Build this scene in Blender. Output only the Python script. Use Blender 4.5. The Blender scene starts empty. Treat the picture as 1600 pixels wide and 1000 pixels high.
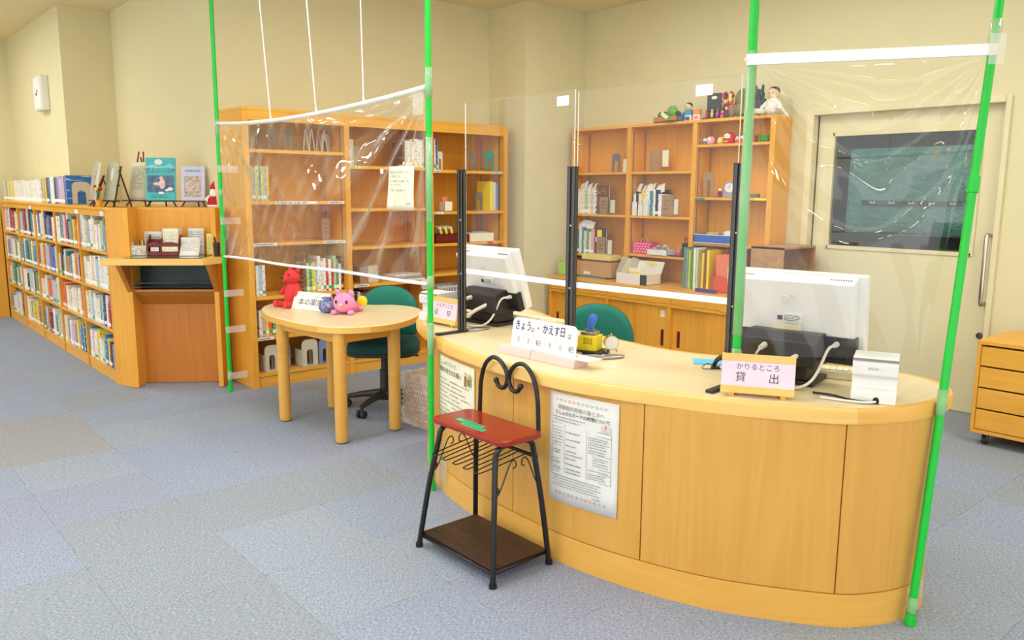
import bpy, bmesh, math, random
from mathutils import Vector, Matrix
random.seed(7)
PI = math.pi
S = bpy.context.scene
C = S.collection
# ---------------------------------------------------------------- camera
YAW, PITCH, ROLL, FPX = .7174, .1592, .0063, 1253.0
_f = Vector((math.sin(YAW)*math.cos(PITCH), math.cos(YAW)*math.cos(PITCH), -math.sin(PITCH)))
_r = Vector((math.cos(YAW), -math.sin(YAW), 0))
_u = _r.cross(_f)
_r2 = _r*math.cos(ROLL) + _u*math.sin(ROLL)
_u2 = -_r*math.sin(ROLL) + _u*math.cos(ROLL)
cd = bpy.data.cameras.new('camera')
cd.sensor_width = 36.0
cd.lens = FPX/1600*36.0
cd.clip_start = .05
cam = bpy.data.objects.new('camera', cd)
C.objects.link(cam)
CAMLOC = Vector((0, 0, 1.5))
M = Matrix((_r2, _u2, -_f)).transposed().to_4x4()
M.translation = CAMLOC
cam.matrix_world = M
S.camera = cam
# ---------------------------------------------------------------- world and exposure
w = bpy.data.worlds.new('library_daylight')
S.world = w
w.use_nodes = True
bg = w.node_tree.nodes['Background']
bg.inputs[0].default_value = (.97, .99, 1.0, 1)
bg.inputs[1].default_value = 1.3
vs = S.view_settings
vs.view_transform = 'Standard'
vs.look = 'None'
vs.gamma = 1
vs.use_curve_mapping = False
vs.exposure = .40
S.cycles.transparent_max_bounces = 24
S.cycles.max_bounces = 7
LAMP = 18.0        # emission of the fluorescent ceiling panels
# ---------------------------------------------------------------- materials
def lin(c):
    return tuple(((v/255)/12.92 if v/255 <= .04045 else (((v/255)+.055)/1.055)**2.4) for v in c)
MATS = {}
def pm(name, rgb, rough=.5, metal=0, var=.06, scale=18, bump=0, bscale=60, spec=.5, stretch=(1, 1, 1), rgb2=None):
    """procedural principled material: base colour varied by noise, optional fine relief"""
    if name in MATS: return MATS[name]
    m = bpy.data.materials.new(name); m.use_nodes = True
    nt = m.node_tree; N = nt.nodes; L = nt.links
    b = N['Principled BSDF']
    c = lin(rgb)
    tc = N.new('ShaderNodeTexCoord'); mp = N.new('ShaderNodeMapping')
    mp.inputs['Scale'].default_value = stretch
    L.new(tc.outputs['Object'], mp.inputs[0])
    nz = N.new('ShaderNodeTexNoise'); nz.inputs['Scale'].default_value = scale; nz.inputs['Detail'].default_value = 4
    L.new(mp.outputs[0], nz.inputs[0])
    r = N.new('ShaderNodeValToRGB')
    r.color_ramp.elements[0].position = .3; r.color_ramp.elements[1].position = .7
    if rgb2: c0, c1 = lin(rgb2), c
    else:
        c0 = tuple(v*(1-var) for v in c); c1 = tuple(min(1, v*(1+var)) for v in c)
    r.color_ramp.elements[0].color = (*c0, 1); r.color_ramp.elements[1].color = (*c1, 1)
    L.new(nz.outputs[0], r.inputs[0]); L.new(r.outputs[0], b.inputs['Base Color'])
    b.inputs['Roughness'].default_value = rough; b.inputs['Metallic'].default_value = metal
    b.inputs['Specular IOR Level'].default_value = spec
    if bump:
        n2 = N.new('ShaderNodeTexNoise'); n2.inputs['Scale'].default_value = bscale; n2.inputs['Detail'].default_value = 3
        L.new(mp.outputs[0], n2.inputs[0])
        bp = N.new('ShaderNodeBump'); bp.inputs['Strength'].default_value = bump; bp.inputs['Distance'].default_value = .01
        L.new(n2.outputs[0], bp.inputs['Height']); L.new(bp.outputs[0], b.inputs['Normal'])
    MATS[name] = m
    return m
def wood(name, a, b_, rough=.38, stretch=(26, 26, 1.6), scale=1.0):
    if name in MATS: return MATS[name]
    m = bpy.data.materials.new(name); m.use_nodes = True
    nt = m.node_tree; N = nt.nodes; L = nt.links; b = N['Principled BSDF']
    tc = N.new('ShaderNodeTexCoord'); mp = N.new('ShaderNodeMapping'); mp.inputs['Scale'].default_value = stretch
    L.new(tc.outputs['Object'], mp.inputs[0])
    n1 = N.new('ShaderNodeTexNoise'); n1.inputs['Scale'].default_value = scale; n1.inputs['Detail'].default_value = 6; n1.inputs['Distortion'].default_value = 1.2
    L.new(mp.outputs[0], n1.inputs[0])
    n2 = N.new('ShaderNodeTexNoise'); n2.inputs['Scale'].default_value = 1.7; n2.inputs['Detail'].default_value = 2
    L.new(tc.outputs['Object'], n2.inputs[0])
    ad = N.new('ShaderNodeMath'); ad.operation = 'MULTIPLY_ADD'; ad.inputs[1].default_value = .65
    sb = N.new('ShaderNodeMath'); sb.operation = 'MULTIPLY'; sb.inputs[1].default_value = .35
    L.new(n2.outputs[0], sb.inputs[0]); L.new(n1.outputs[0], ad.inputs[0]); L.new(sb.outputs[0], ad.inputs[2])
    r = N.new('ShaderNodeValToRGB'); r.color_ramp.elements[0].position = .33; r.color_ramp.elements[1].position = .66
    r.color_ramp.elements[0].color = (*lin(b_), 1); r.color_ramp.elements[1].color = (*lin(a), 1)
    L.new(ad.outputs[0], r.inputs[0]); L.new(r.outputs[0], b.inputs['Base Color'])
    b.inputs['Roughness'].default_value = rough; b.inputs['Specular IOR Level'].default_value = .4
    MATS[name] = m
    return m
def carpet(name, a, b_, c_):
    m = bpy.data.materials.new(name); m.use_nodes = True
    nt = m.node_tree; N = nt.nodes; L = nt.links; b = N['Principled BSDF']
    tc = N.new('ShaderNodeTexCoord'); mp = N.new('ShaderNodeMapping'); mp.inputs['Scale'].default_value = (1, .45, 1)
    L.new(tc.outputs['Object'], mp.inputs[0])
    n1 = N.new('ShaderNodeTexNoise'); n1.inputs['Scale'].default_value = 170; n1.inputs['Detail'].default_value = 3; n1.inputs['Roughness'].default_value = .75
    L.new(mp.outputs[0], n1.inputs[0])
    r = N.new('ShaderNodeValToRGB'); e = r.color_ramp.elements
    e[0].position = .34; e[1].position = .68
    e[0].color = (*lin(b_), 1); e[1].color = (*lin(c_), 1)
    k = e.new(.5); k.color = (*lin(a), 1)
    L.new(n1.outputs[0], r.inputs[0]); L.new(r.outputs[0], b.inputs['Base Color'])
    b.inputs['Roughness'].default_value = .95; b.inputs['Specular IOR Level'].default_value = .1
    bp = N.new('ShaderNodeBump'); bp.inputs['Strength'].default_value = .25; bp.inputs['Distance'].default_value = .003
    L.new(n1.outputs[0], bp.inputs['Height']); L.new(bp.outputs[0], b.inputs['Normal'])
    MATS[name] = m
    return m
def clear(name, tint=(1, 1, 1), ior=1.45, rough=.02, haze=0.0, gain=1.0, hz=(255, 250, 238), edge=0.0):
    """thin clear sheet: straight-through transparency, Fresnel gloss, a little white haze"""
    m = bpy.data.materials.new(name); m.use_nodes = True
    nt = m.node_tree; N = nt.nodes; L = nt.links
    N.remove(N['Principled BSDF']); out = N['Material Output']
    tr = N.new('ShaderNodeBsdfTransparent'); tr.inputs[0].default_value = (*tint, 1)
    gl = N.new('ShaderNodeBsdfGlossy'); gl.inputs['Roughness'].default_value = rough
    df = N.new('ShaderNodeBsdfDiffuse'); df.inputs[0].default_value = (*lin(hz), 1)
    lw = N.new('ShaderNodeLayerWeight'); f0 = ((ior-1)/(ior+1))**2
    pw = N.new('ShaderNodeMath'); pw.operation = 'POWER'; pw.inputs[1].default_value = 5
    L.new(lw.outputs['Facing'], pw.inputs[0])
    fr = N.new('ShaderNodeMath'); fr.operation = 'MULTIPLY_ADD'; fr.inputs[1].default_value = 1-f0; fr.inputs[2].default_value = f0
    L.new(pw.outputs[0], fr.inputs[0])
    mu = N.new('ShaderNodeMath'); mu.operation = 'MULTIPLY'; mu.inputs[1].default_value = gain; mu.use_clamp = True
    L.new(fr.outputs[0], mu.inputs[0])
    nz = N.new('ShaderNodeTexNoise'); nz.inputs['Scale'].default_value = 5; nz.inputs['Detail'].default_value = 3
    tc = N.new('ShaderNodeTexCoord'); L.new(tc.outputs['Object'], nz.inputs[0])
    hm = N.new('ShaderNodeMath'); hm.operation = 'MULTIPLY'; hm.inputs[1].default_value = haze*2
    L.new(nz.outputs[0], hm.inputs[0])
    if edge:      # extra white haze where seen aslant, painting in the folds' pale reflections
        p4 = N.new('ShaderNodeMath'); p4.operation = 'POWER'; p4.inputs[1].default_value = 4; L.new(lw.outputs['Facing'], p4.inputs[0])
        ha = N.new('ShaderNodeMath'); ha.operation = 'MULTIPLY_ADD'; ha.inputs[1].default_value = edge; ha.use_clamp = True
        L.new(p4.outputs[0], ha.inputs[0]); L.new(hm.outputs[0], ha.inputs[2]); hm = ha
    m1 = N.new('ShaderNodeMixShader'); L.new(hm.outputs[0], m1.inputs[0]); L.new(tr.outputs[0], m1.inputs[1]); L.new(df.outputs[0], m1.inputs[2])
    m2 = N.new('ShaderNodeMixShader'); L.new(mu.outputs[0], m2.inputs[0]); L.new(m1.outputs[0], m2.inputs[1]); L.new(gl.outputs[0], m2.inputs[2])
    L.new(m2.outputs[0], out.inputs[0])
    MATS[name] = m
    return m
def glow(name, rgb, s):
    m = bpy.data.materials.new(name); m.use_nodes = True
    N = m.node_tree.nodes; b = N['Principled BSDF']
    b.inputs['Base Color'].default_value = (.9, .9, .9, 1)
    b.inputs['Emission Color'].default_value = (*lin(rgb), 1); b.inputs['Emission Strength'].default_value = s
    return m
WOOD = wood('honey_maple', (236, 174, 68), (225, 154, 48))
WOODH = wood('honey_maple_horizontal', (237, 178, 74), (226, 160, 55), stretch=(1.6, 26, 26))
WOODY = wood('honey_maple_lengthwise', (237, 178, 74), (226, 160, 55), stretch=(26, 1.6, 26))
WPALE = wood('pale_maple_top', (234, 217, 176), (227, 205, 158), rough=.3, stretch=(2, 30, 30))
WPANEL = wood('counter_veneer', (220, 168, 84), (210, 154, 67), rough=.33, stretch=(20, 20, 1.2))
WEDGE = wood('pale_edge_band', (238, 196, 114), (231, 184, 98), stretch=(3, 3, 30))
WEDGE2 = wood('amber_edge_band', (230, 178, 88), (223, 166, 74), stretch=(3, 3, 30))
WDARK = wood('tan_beech', (204, 130, 52), (188, 112, 38))
WPLY = wood('plywood', (196, 152, 100), (168, 122, 74), stretch=(3, 14, 14))
WSTRIP = wood('stained_dark_slat', (72, 46, 32), (48, 30, 22), rough=.45, stretch=(26, 1.6, 26))
WALL = pm('cream_wallpaper', (222, 212, 167), .85, var=.015, scale=5, bump=.05, bscale=260)
CEIL = pm('rock_wool_ceiling', (236, 222, 176), .95, var=.08, scale=130, bump=.5, bscale=150)
DOORM = pm('cream_painted_steel', (224, 213, 170), .42, var=.01, scale=4)
WHITE = pm('white_plastic', (232, 230, 226), .4, var=.015, scale=8)
OFFW = pm('off_white_plastic', (226, 220, 206), .42, var=.02, scale=8)
PAPER = pm('white_paper', (230, 228, 222), .8, var=.02, scale=14)
CREAMP = pm('cream_paper', (240, 234, 205), .8, var=.03, scale=14)
PAGES = pm('book_pages', (232, 222, 196), .9, var=.1, scale=30, stretch=(40, 1, 1))
BLACK = pm('black_lacquered_steel', (24, 22, 22), .32, var=.1)
BLACKP = pm('black_plastic', (38, 35, 33), .45, var=.08)
ALU = pm('black_anodised_aluminium', (78, 75, 72), .35, .25, var=.05)
CHROME = pm('chrome', (205, 200, 192), .12, 1, var=.03)
STEEL = pm('brushed_steel', (176, 172, 164), .3, .9, var=.05)
GREEN = pm('green_pole_plastic', (6, 192, 52), .35, var=.04)
TEAL = pm('teal_seat_fabric', (28, 118, 102), .85, var=.08, scale=60, bump=.15, bscale=300)
TEALD = pm('dark_teal_fabric', (14, 72, 66), .85, var=.08, scale=60)
CHARC = pm('charcoal_nylon', (52, 50, 48), .5, var=.06)
REDW = pm('red_lacquered_seat', (148, 38, 22), .2, var=.1, scale=6)
PINKP = pm('pale_pink_paper', (238, 211, 227), .75, var=.015)
PINKB = pm('pale_pink_foam', (238, 198, 194), .7, var=.02)
INK = pm('black_ink', (48, 48, 56), .7)
NAVY = pm('navy_ink', (44, 48, 120), .7)
GREYINK = pm('grey_ink', (128, 128, 126), .8)
REDINK = pm('red_ink', (210, 50, 60), .7)
MAGINK = pm('magenta_ink', (205, 80, 160), .7)
SLAT = pm('bright_white_slat', (248, 248, 248), .45, var=.01)
TAPE = clear('clear_tape', (.97, .96, .93), 1.4, .18, haze=.22, gain=1.2)
FILM = clear('vinyl_film', (.99, .985, .97), 1.5, .06, haze=.004, gain=1.5, edge=.6)
ACRYL = clear('acrylic_sheet', (.993, .993, .988), 1.49, .004, haze=.002, gain=.55)
GLASS = clear('desk_glass', (.9, .96, .93), 1.5, .01, haze=.02, gain=1.3)
ACEDGE = pm('acrylic_edge', (236, 238, 232), .25, var=.02)
BEIGE = pm('beige_plastic', (206, 196, 172), .5, var=.02)
BLUEG = pm('blue_grey_plastic', (124, 142, 172), .5, var=.02)
GREYM = pm('grey_enamel', (120, 112, 108), .45, var=.03)
TANM = pm('tan_enamel', (164, 132, 100), .5, var=.03)
TEALM = pm('teal_enamel', (20, 150, 130), .45, var=.03)
CARD = pm('brown_cardboard', (196, 152, 100), .85, var=.04)
YEL = pm('yellow_card', (246, 226, 60), .7, var=.03)
DKRED = pm('dark_red_stain', (112, 26, 22), .35, var=.1)
DKGREEN = pm('dark_green_board', (12, 44, 36), .35, var=.1)
# ---------------------------------------------------------------- mesh helpers
class MB:
    def __init__(s): s.v = []; s.f = []; s.m = []; s.T = None
    def add(s, vs, fs, m=0):
        o = len(s.v)
        for p in vs:
            p = Vector(p)
            if s.T is not None: p = s.T @ p
            s.v.append(p)
        for f in fs: s.f.append(tuple(i+o for i in f)); s.m.append(m)
        return s
    def box(s, x0, x1, y0, y1, z0, z1, m=0):
        return s.add([(x0,y0,z0),(x1,y0,z0),(x1,y1,z0),(x0,y1,z0),(x0,y0,z1),(x1,y0,z1),(x1,y1,z1),(x0,y1,z1)],
                     [(3,2,1,0),(4,5,6,7),(0,1,5,4),(1,2,6,5),(2,3,7,6),(3,0,4,7)], m)
    def prism(s, poly, z0, z1, m=0):
        a = sum(poly[i][0]*poly[(i+1) % len(poly)][1]-poly[(i+1) % len(poly)][0]*poly[i][1] for i in range(len(poly)))
        if a < 0: poly = poly[::-1]
        n = len(poly)
        vs_ = [(x, y, z0) for x, y in poly]+[(x, y, z1) for x, y in poly]
        fs = [tuple(range(n-1, -1, -1)), tuple(range(n, 2*n))]+[(i, (i+1) % n, (i+1) % n+n, i+n) for i in range(n)]
        return s.add(vs_, fs, m)
    def xprism(s, poly, x0, x1, m=0):      # polygon in (y,z) swept along x
        a = sum(poly[i][0]*poly[(i+1) % len(poly)][1]-poly[(i+1) % len(poly)][0]*poly[i][1] for i in range(len(poly)))
        if a < 0: poly = poly[::-1]
        n = len(poly)
        vs_ = [(x0, y, z) for y, z in poly]+[(x1, y, z) for y, z in poly]
        fs = [tuple(range(n-1, -1, -1)), tuple(range(n, 2*n))]+[(i, (i+1) % n, (i+1) % n+n, i+n) for i in range(n)]
        return s.add(vs_, fs, m)
    def yprism(s, poly, y0, y1, m=0):      # polygon in (x,z) swept along y
        a = sum(poly[i][0]*poly[(i+1) % len(poly)][1]-poly[(i+1) % len(poly)][0]*poly[i][1] for i in range(len(poly)))
        if a > 0: poly = poly[::-1]
        n = len(poly)
        vs_ = [(x, y0, z) for x, z in poly]+[(x, y1, z) for x, z in poly]
        fs = [tuple(range(n-1, -1, -1)), tuple(range(n, 2*n))]+[(i, (i+1) % n, (i+1) % n+n, i+n) for i in range(n)]
        return s.add(vs_, fs, m)
    def tube(s, pts, r, n=8, m=0, closed=False, cap=True):
        pts = [Vector(p) for p in pts]; k = len(pts)
        rr = r if isinstance(r, (list, tuple)) else [r]*k
        vs_ = []; up = None
        for i, p in enumerate(pts):
            a = pts[(i-1) % k] if (closed or i > 0) else p
            b = pts[(i+1) % k] if (closed or i < k-1) else p
            t = (b-a).normalized()
            if up is None:
                up = Vector((0, 0, 1)) if abs(t.z) < .9 else Vector((1, 0, 0))
            x = (up-t*up.dot(t))
            if x.length < 1e-6: x = t.orthogonal()
            x.normalize(); up = x; y = t.cross(x)
            for j in range(n):
                q = 2*PI*j/n
                vs_.append(p+(x*math.cos(q)+y*math.sin(q))*rr[i])
        fs = []
        for i in range(k if closed else k-1):
            for j in range(n):
                a = i*n+j; b = i*n+(j+1) % n; c = ((i+1) % k)*n+(j+1) % n; d = ((i+1) % k)*n+j
                fs.append((a, b, c, d))
        if cap and not closed:
            fs.append(tuple(range(n-1, -1, -1))); fs.append(tuple((k-1)*n+j for j in range(n)))
        return s.add(vs_, fs, m)
    def cyl(s, p0, p1, r0, r1=None, n=16, m=0):
        return s.tube([p0, p1], [r0, r0 if r1 is None else r1], n, m)
    def lathe(s, prof, n=20, c=(0, 0, 0), m=0):
        vs_ = []; k = len(prof)
        for r, z in prof:
            for j in range(n):
                q = 2*PI*j/n; vs_.append((c[0]+r*math.cos(q), c[1]+r*math.sin(q), c[2]+z))
        fs = [(i*n+j, i*n+(j+1) % n, (i+1)*n+(j+1) % n, (i+1)*n+j) for i in range(k-1) for j in range(n)]
        fs.append(tuple(range(n-1, -1, -1))); fs.append(tuple((k-1)*n+j for j in range(n)))
        return s.add(vs_, fs, m)
    def ball(s, c, r, nu=14, nv=9, m=0, R=None):
        if not isinstance(r, (tuple, list)): r = (r, r, r)
        vs_ = []
        for i in range(nv+1):
            t = PI*i/nv
            for j in range(nu):
                q = 2*PI*j/nu
                p = Vector((r[0]*math.sin(t)*math.cos(q), r[1]*math.sin(t)*math.sin(q), -r[2]*math.cos(t)))
                if R is not None: p = R @ p
                vs_.append(Vector(c)+p)
        fs = [(i*nu+j, i*nu+(j+1) % nu, (i+1)*nu+(j+1) % nu, (i+1)*nu+j) for i in range(nv) for j in range(nu)]
        return s.add(vs_, fs, m)
    def grid(s, fn, nu, nv, m=0):
        vs_ = [fn(i/nu, j/nv) for j in range(nv+1) for i in range(nu+1)]
        fs = [(j*(nu+1)+i, j*(nu+1)+i+1, (j+1)*(nu+1)+i+1, (j+1)*(nu+1)+i) for j in range(nv) for i in range(nu)]
        return s.add(vs_, fs, m)
    def build(s, name, mats, parent=None, loc=None, rot=None, smooth=None, bevel=0, seg=2, solid=0):
        me = bpy.data.meshes.new(name)
        me.from_pydata([tuple(p) for p in s.v], [], s.f)
        if not isinstance(mats, (list, tuple)): mats = [mats]
        for mm in mats: me.materials.append(mm)
        if len(mats) > 1: me.polygons.foreach_set('material_index', s.m)
        me.validate(); me.update()
        if smooth:
            me.polygons.foreach_set('use_smooth', [True]*len(me.polygons))
            if smooth is not True: me.set_sharp_from_angle(angle=math.radians(smooth))
        o = bpy.data.objects.new(name, me); C.objects.link(o)
        if parent is not None: o.parent = parent
        if loc is not None: o.location = loc
        if rot is not None: o.rotation_euler = rot
        if solid:
            md = o.modifiers.new('thickness', 'SOLIDIFY'); md.thickness = solid; md.offset = 0
        if bevel:
            md = o.modifiers.new('bevel', 'BEVEL'); md.width = bevel; md.segments = seg; md.limit_method = 'ANGLE'; md.angle_limit = math.radians(40)
        return o
def B(x0, x1, y0, y1, z0, z1): return MB().box(x0, x1, y0, y1, z0, z1)
def tag(o, label=None, cat=None, group=None, kind=None):
    if label: o['label'] = label
    if cat: o['category'] = cat
    if group: o['group'] = group
    if kind: o['kind'] = kind
    return o
def thing(name, label, cat, loc=(0, 0, 0), rz=0, group=None):
    o = bpy.data.objects.new(name, None); C.objects.link(o)
    o.empty_display_size = .05
    o.location = loc; o.rotation_euler = (0, 0, rz)
    return tag(o, label, cat, group)
def struct(name, mb, mat, parent=None, **k):
    o = mb.build(name, mat, parent, **k)
    if parent is None: o['kind'] = 'structure'
    return o
def copy_tree(o, parent=None):
    c = o.copy(); C.objects.link(c); c.parent = parent
    for ch in list(o.children): copy_tree(ch, c)
    return c
def face(dx, dy):                 # z-rotation that turns a thing's front (local -Y) toward (dx,dy)
    return math.atan2(dx, -dy)
_dg = None
def text(name, string, size, mat, parent, loc, rot=(PI/2, 0, 0), align='CENTER', sx=1.0, space=1.0, bold=0, line=1.0):
    cu = bpy.data.curves.new('lettering', 'FONT')
    cu.body = string; cu.size = size; cu.align_x = align; cu.align_y = 'CENTER'; cu.resolution_u = 2
    cu.extrude = 0; cu.space_character = space; cu.space_line = line; cu.offset = bold*size
    t = bpy.data.objects.new('lettering', cu); C.objects.link(t)
    dg = bpy.context.evaluated_depsgraph_get()
    me = bpy.data.meshes.new_from_object(t.evaluated_get(dg))
    bpy.data.objects.remove(t); bpy.data.curves.remove(cu)
    me.materials.clear(); me.materials.append(mat)
    if sx != 1.0:
        for vv in me.vertices: vv.co.x *= sx
    me.name = name
    o = bpy.data.objects.new(name, me); C.objects.link(o); o.parent = parent
    o.location = loc; o.rotation_euler = rot
    return o
def catmull(P, n=8, closed=False):
    out = []; k = len(P)
    rng = range(k) if closed else range(k-1)
    for i in rng:
        p0 = Vector(P[(i-1) % k] if closed or i > 0 else P[i]); p1 = Vector(P[i]); p2 = Vector(P[(i+1) % k])
        p3 = Vector(P[(i+2) % k] if closed or i+2 < k else P[i+1])
        for j in range(n):
            t = j/n
            out.append(.5*((2*p1)+(p2-p0)*t+(2*p0-5*p1+4*p2-p3)*t*t+(3*p1-p0-3*p2+p3)*t*t*t))
    if not closed: out.append(Vector(P[-1]))
    return out
ORD = ['first', 'second', 'third', 'fourth', 'fifth', 'sixth', 'seventh', 'eighth', 'ninth', 'tenth', 'eleventh', 'twelfth', 'thirteenth', 'fourteenth', 'fifteenth', 'sixteenth', 'seventeenth', 'eighteenth', 'nineteenth', 'twentieth']
# ================================================================ the setting
HC = 3.2
fl = struct('floor', B(-4, 6.3, -4, 11.7, -.12, -.004), carpet('carpet_base', (146, 155, 172), (117, 128, 152), (179, 186, 191)))
TINTS = [carpet('carpet_blue', (144, 154, 173), (115, 127, 153), (179, 186, 192)),
         carpet('carpet_grey_blue', (148, 157, 171), (120, 130, 149), (180, 187, 189)),
         carpet('carpet_violet', (146, 152, 171), (118, 125, 149), (178, 182, 189)),
         carpet('carpet_green_grey', (144, 152, 162), (116, 125, 138), (175, 181, 182)),
         carpet('carpet_brown_grey', (152, 152, 156), (124, 123, 129), (177, 179, 177))]
def to_px(p):
    d = Vector(p)-CAMLOC; zz = d.dot(_f)
    if zz < .2: return None
    return 800+FPX*d.dot(_r2)/zz, 500-FPX*d.dot(_u2)/zz
TP = .515
tmesh = []
for i, tm in enumerate(TINTS):
    h = TP/2-.0004; k = h-.0012
    mb = MB().add([(-h,-h,-.006),(h,-h,-.006),(h,h,-.006),(-h,h,-.006),(-h,-h,-.0006),(h,-h,-.0006),(h,h,-.0006),(-h,h,-.0006),(-k,-k,0),(k,-k,0),(k,k,0),(-k,k,0)],
                  [(0,1,5,4),(1,2,6,5),(2,3,7,6),(3,0,4,7),(4,5,9,8),(5,6,10,9),(6,7,11,10),(7,4,8,11),(8,9,10,11)])
    me = bpy.data.meshes.new('carpet_tile'); me.from_pydata(mb.v, [], mb.f); me.materials.append(tm); tmesh.append(me)
rt = random.Random(3)
def tint_of(cx, cy):
    if .1 < cx < 1.2 and 4.9 < cy < 5.95: return 4
    if cx < 1.2 and cy < 3.4: return 3
    if 3.2 < cx < 4.3 and 4.5 < cy < 5.6: return 3
    if 2.7 < cx < 3.3 and 5.0 < cy < 5.7: return 4
    if 4.0 < cx < 5.4 and .4 < cy < 1.6 and (cx+cy) % 1.03 < .5: return 3
    return rt.choices([0, 1, 2, 3], [5, 4, 2, 1])[0]
ntile = 0
for iy in range(-4, 18):
    for ix in range(-9, 10):
        x0 = 1.215+TP*ix; y0 = 2.35+TP*iy; cx_, cy_ = x0+TP/2, y0+TP/2
        tt = tint_of(cx_, cy_); rr = rt.random()
        if x0 > 5.8 or (x0 > 1.55 and y0 > 5.7) or y0 > 10.9 or (x0 > 4.9 and y0 > 5.2): continue
        q = [to_px((x0+a*TP, y0+b*TP, 0)) for a in (0, .5, 1) for b in (0, .5, 1)]
        if not any(p and -40 < p[0] < 1640 and p[1] < 1040 for p in q): continue
        o = bpy.data.objects.new('carpet_tile', tmesh[tt]); C.objects.link(o); o.parent = fl
        o.location = (cx_, cy_, 0); o.rotation_euler = (0, 0, (PI/2 if (ix+iy) % 2 else 0)+(PI if rr > .5 else 0)); ntile += 1
struct('ceiling', B(-4, 6.3, -4, 11.7, HC, HC+.1), CEIL)
struct('wall_left', B(1.95, 2.6, 8.75, 11.6, 0, HC), WALL)
struct('wall_left_near', B(2.41, 2.55, 6.341, 8.749, 0, HC), WALL)
struct('wall_back', B(2.41, 5.099, 6.2, 6.34, 0, HC), WALL)
struct('wall_back_step', MB().prism([(5.1, 5.68), (5.879, 5.68), (5.879, 5.82), (5.24, 5.82), (5.24, 6.34), (5.1, 6.34)], 0, HC), WALL)
struct('wall_right', MB().xprism([(-4, 0), (1.89, 0), (1.89, 2.125), (3.275, 2.125), (3.275, 0), (5.82, 0), (5.82, HC), (-4, HC)], 5.88, 6.02), WALL)
struct('wall_far', B(-4, 1.96, 11.3, 11.45, 0, HC), WALL)
struct('baseboard_right', B(5.862, 5.879, -4, 1.89, 0, .055), pm('dark_vinyl_baseboard', (60, 52, 46), .6))
# the door in the right wall
d = tag(bpy.data.objects.new('door_1', None), 'cream steel door with dark glazed window and chrome pull handle', 'door', kind='structure'); C.objects.link(d)
d.location = (5.88, 0, 0)
f = MB(); f.box(-.025, .13, 3.225, 3.282, 0, 2.13).box(-.025, .13, 1.882, 1.915, 0, 2.13).box(-.025, .13, 1.916, 3.224, 2.085, 2.13)
f.build('door_frame', DOORM, d, bevel=.004)
lf = MB()
Y0, Y1, ZA, ZB = 2.06, 3.10, 1.09, 1.94
lf.box(.055, .095, 1.916, Y0, 0, 2.085).box(.055, .095, Y1, 3.22, 0, 2.085).box(.055, .095, Y0, Y1, 0, ZA).box(.055, .095, Y0, Y1, ZB, 2.085)
leaf = lf.build('door_leaf', DOORM, d)
B(.05, .092, 3.218, 3.2245, 0, 2.085).build('seal', BLACKP, d)
wf = MB(); wf.box(.045, .1, Y0-.012, Y0+.016, ZA-.012, ZB+.012).box(.045, .1, Y1-.016, Y1+.012, ZA-.012, ZB+.012).box(.045, .1, Y0, Y1, ZA-.012, ZA+.016).box(.045, .1, Y0, Y1, ZB-.016, ZB+.012)
wf.build('window_frame', DOORM, d, bevel=.003)
B(.066, .072, Y0+.01, Y1-.01, ZA+.01, ZB-.01).build('pane', clear('door_glass', (.78, .82, .82), 1.5, .01, haze=.012, gain=1.3), d)
# back room seen through the pane, its dimness painted as dark walls
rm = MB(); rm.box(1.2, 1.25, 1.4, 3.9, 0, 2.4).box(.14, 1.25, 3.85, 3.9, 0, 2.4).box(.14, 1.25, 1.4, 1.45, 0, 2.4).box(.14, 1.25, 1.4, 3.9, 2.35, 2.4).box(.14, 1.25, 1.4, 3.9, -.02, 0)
tag(rm.build('wall_back_room', pm('painted_room_dimness', (58, 62, 58), .9, var=.4, scale=3), None, loc=(5.88, 0, 0)), kind='structure')
def bubblewrap():
    m = pm('teal_bubble_sheet', (120, 176, 166), .2, var=.2, scale=9, stretch=(1, 1, 3))
    N = m.node_tree.nodes; L = m.node_tree.links
    vo = N.new('ShaderNodeTexVoronoi'); vo.inputs['Scale'].default_value = 60
    tc = N.new('ShaderNodeTexCoord'); L.new(tc.outputs['Object'], vo.inputs[0])
    bp = N.new('ShaderNodeBump'); bp.inputs['Strength'].default_value = .8; bp.inputs['Distance'].default_value = .01; bp.invert = True
    L.new(vo.outputs[0], bp.inputs['Height']); L.new(bp.outputs[0], N['Principled BSDF'].inputs['Normal'])
    return m
cur = MB().grid(lambda u, v: (.105+.006*math.sin(u*23+v*3), 2.12+u*.86, 1.20+v*.63), 40, 6).build('bubble_wrap_curtain', bubblewrap(), d, smooth=True, solid=.003)
gold = pm('gold_foil', (216, 176, 60), .35, .5); lime = pm('lime_foil', (180, 200, 70), .4, .3); blu = pm('blue_foil', (110, 150, 180), .4, .3)
rs = random.Random(5)
for i in range(15):
    yy = 2.14+rs.random()*.76; zz = 1.60+rs.random()*.19; r0 = rs.choice([.012, .016, .024])
    pts = [((r0 if k % 2 == 0 else r0*.45)*math.sin(PI*k/5), (r0 if k % 2 == 0 else r0*.45)*math.cos(PI*k/5)) for k in range(10)]
    mb = MB().xprism([(yy+a, zz+b) for a, b in pts], .092, .096)
    mb.build('star_cutout', rs.choice([gold, gold, lime, lime, blu]), cur)
B(.09, .094, 2.16, 2.86, 1.415, 1.45).build('garland_strip', pm('dark_ribbon', (70, 78, 80), .7), cur)
for i in range(5):
    yy = 2.22+i*.14
    w2 = MB(); w2.xprism([(yy, 1.432), (yy-.02, 1.447), (yy-.018, 1.425), (yy, 1.428), (yy+.018, 1.425), (yy+.02, 1.447)], .086, .089)
    w2.build('paper_butterfly', [PINKP, PAPER][i % 2], cur)
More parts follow.
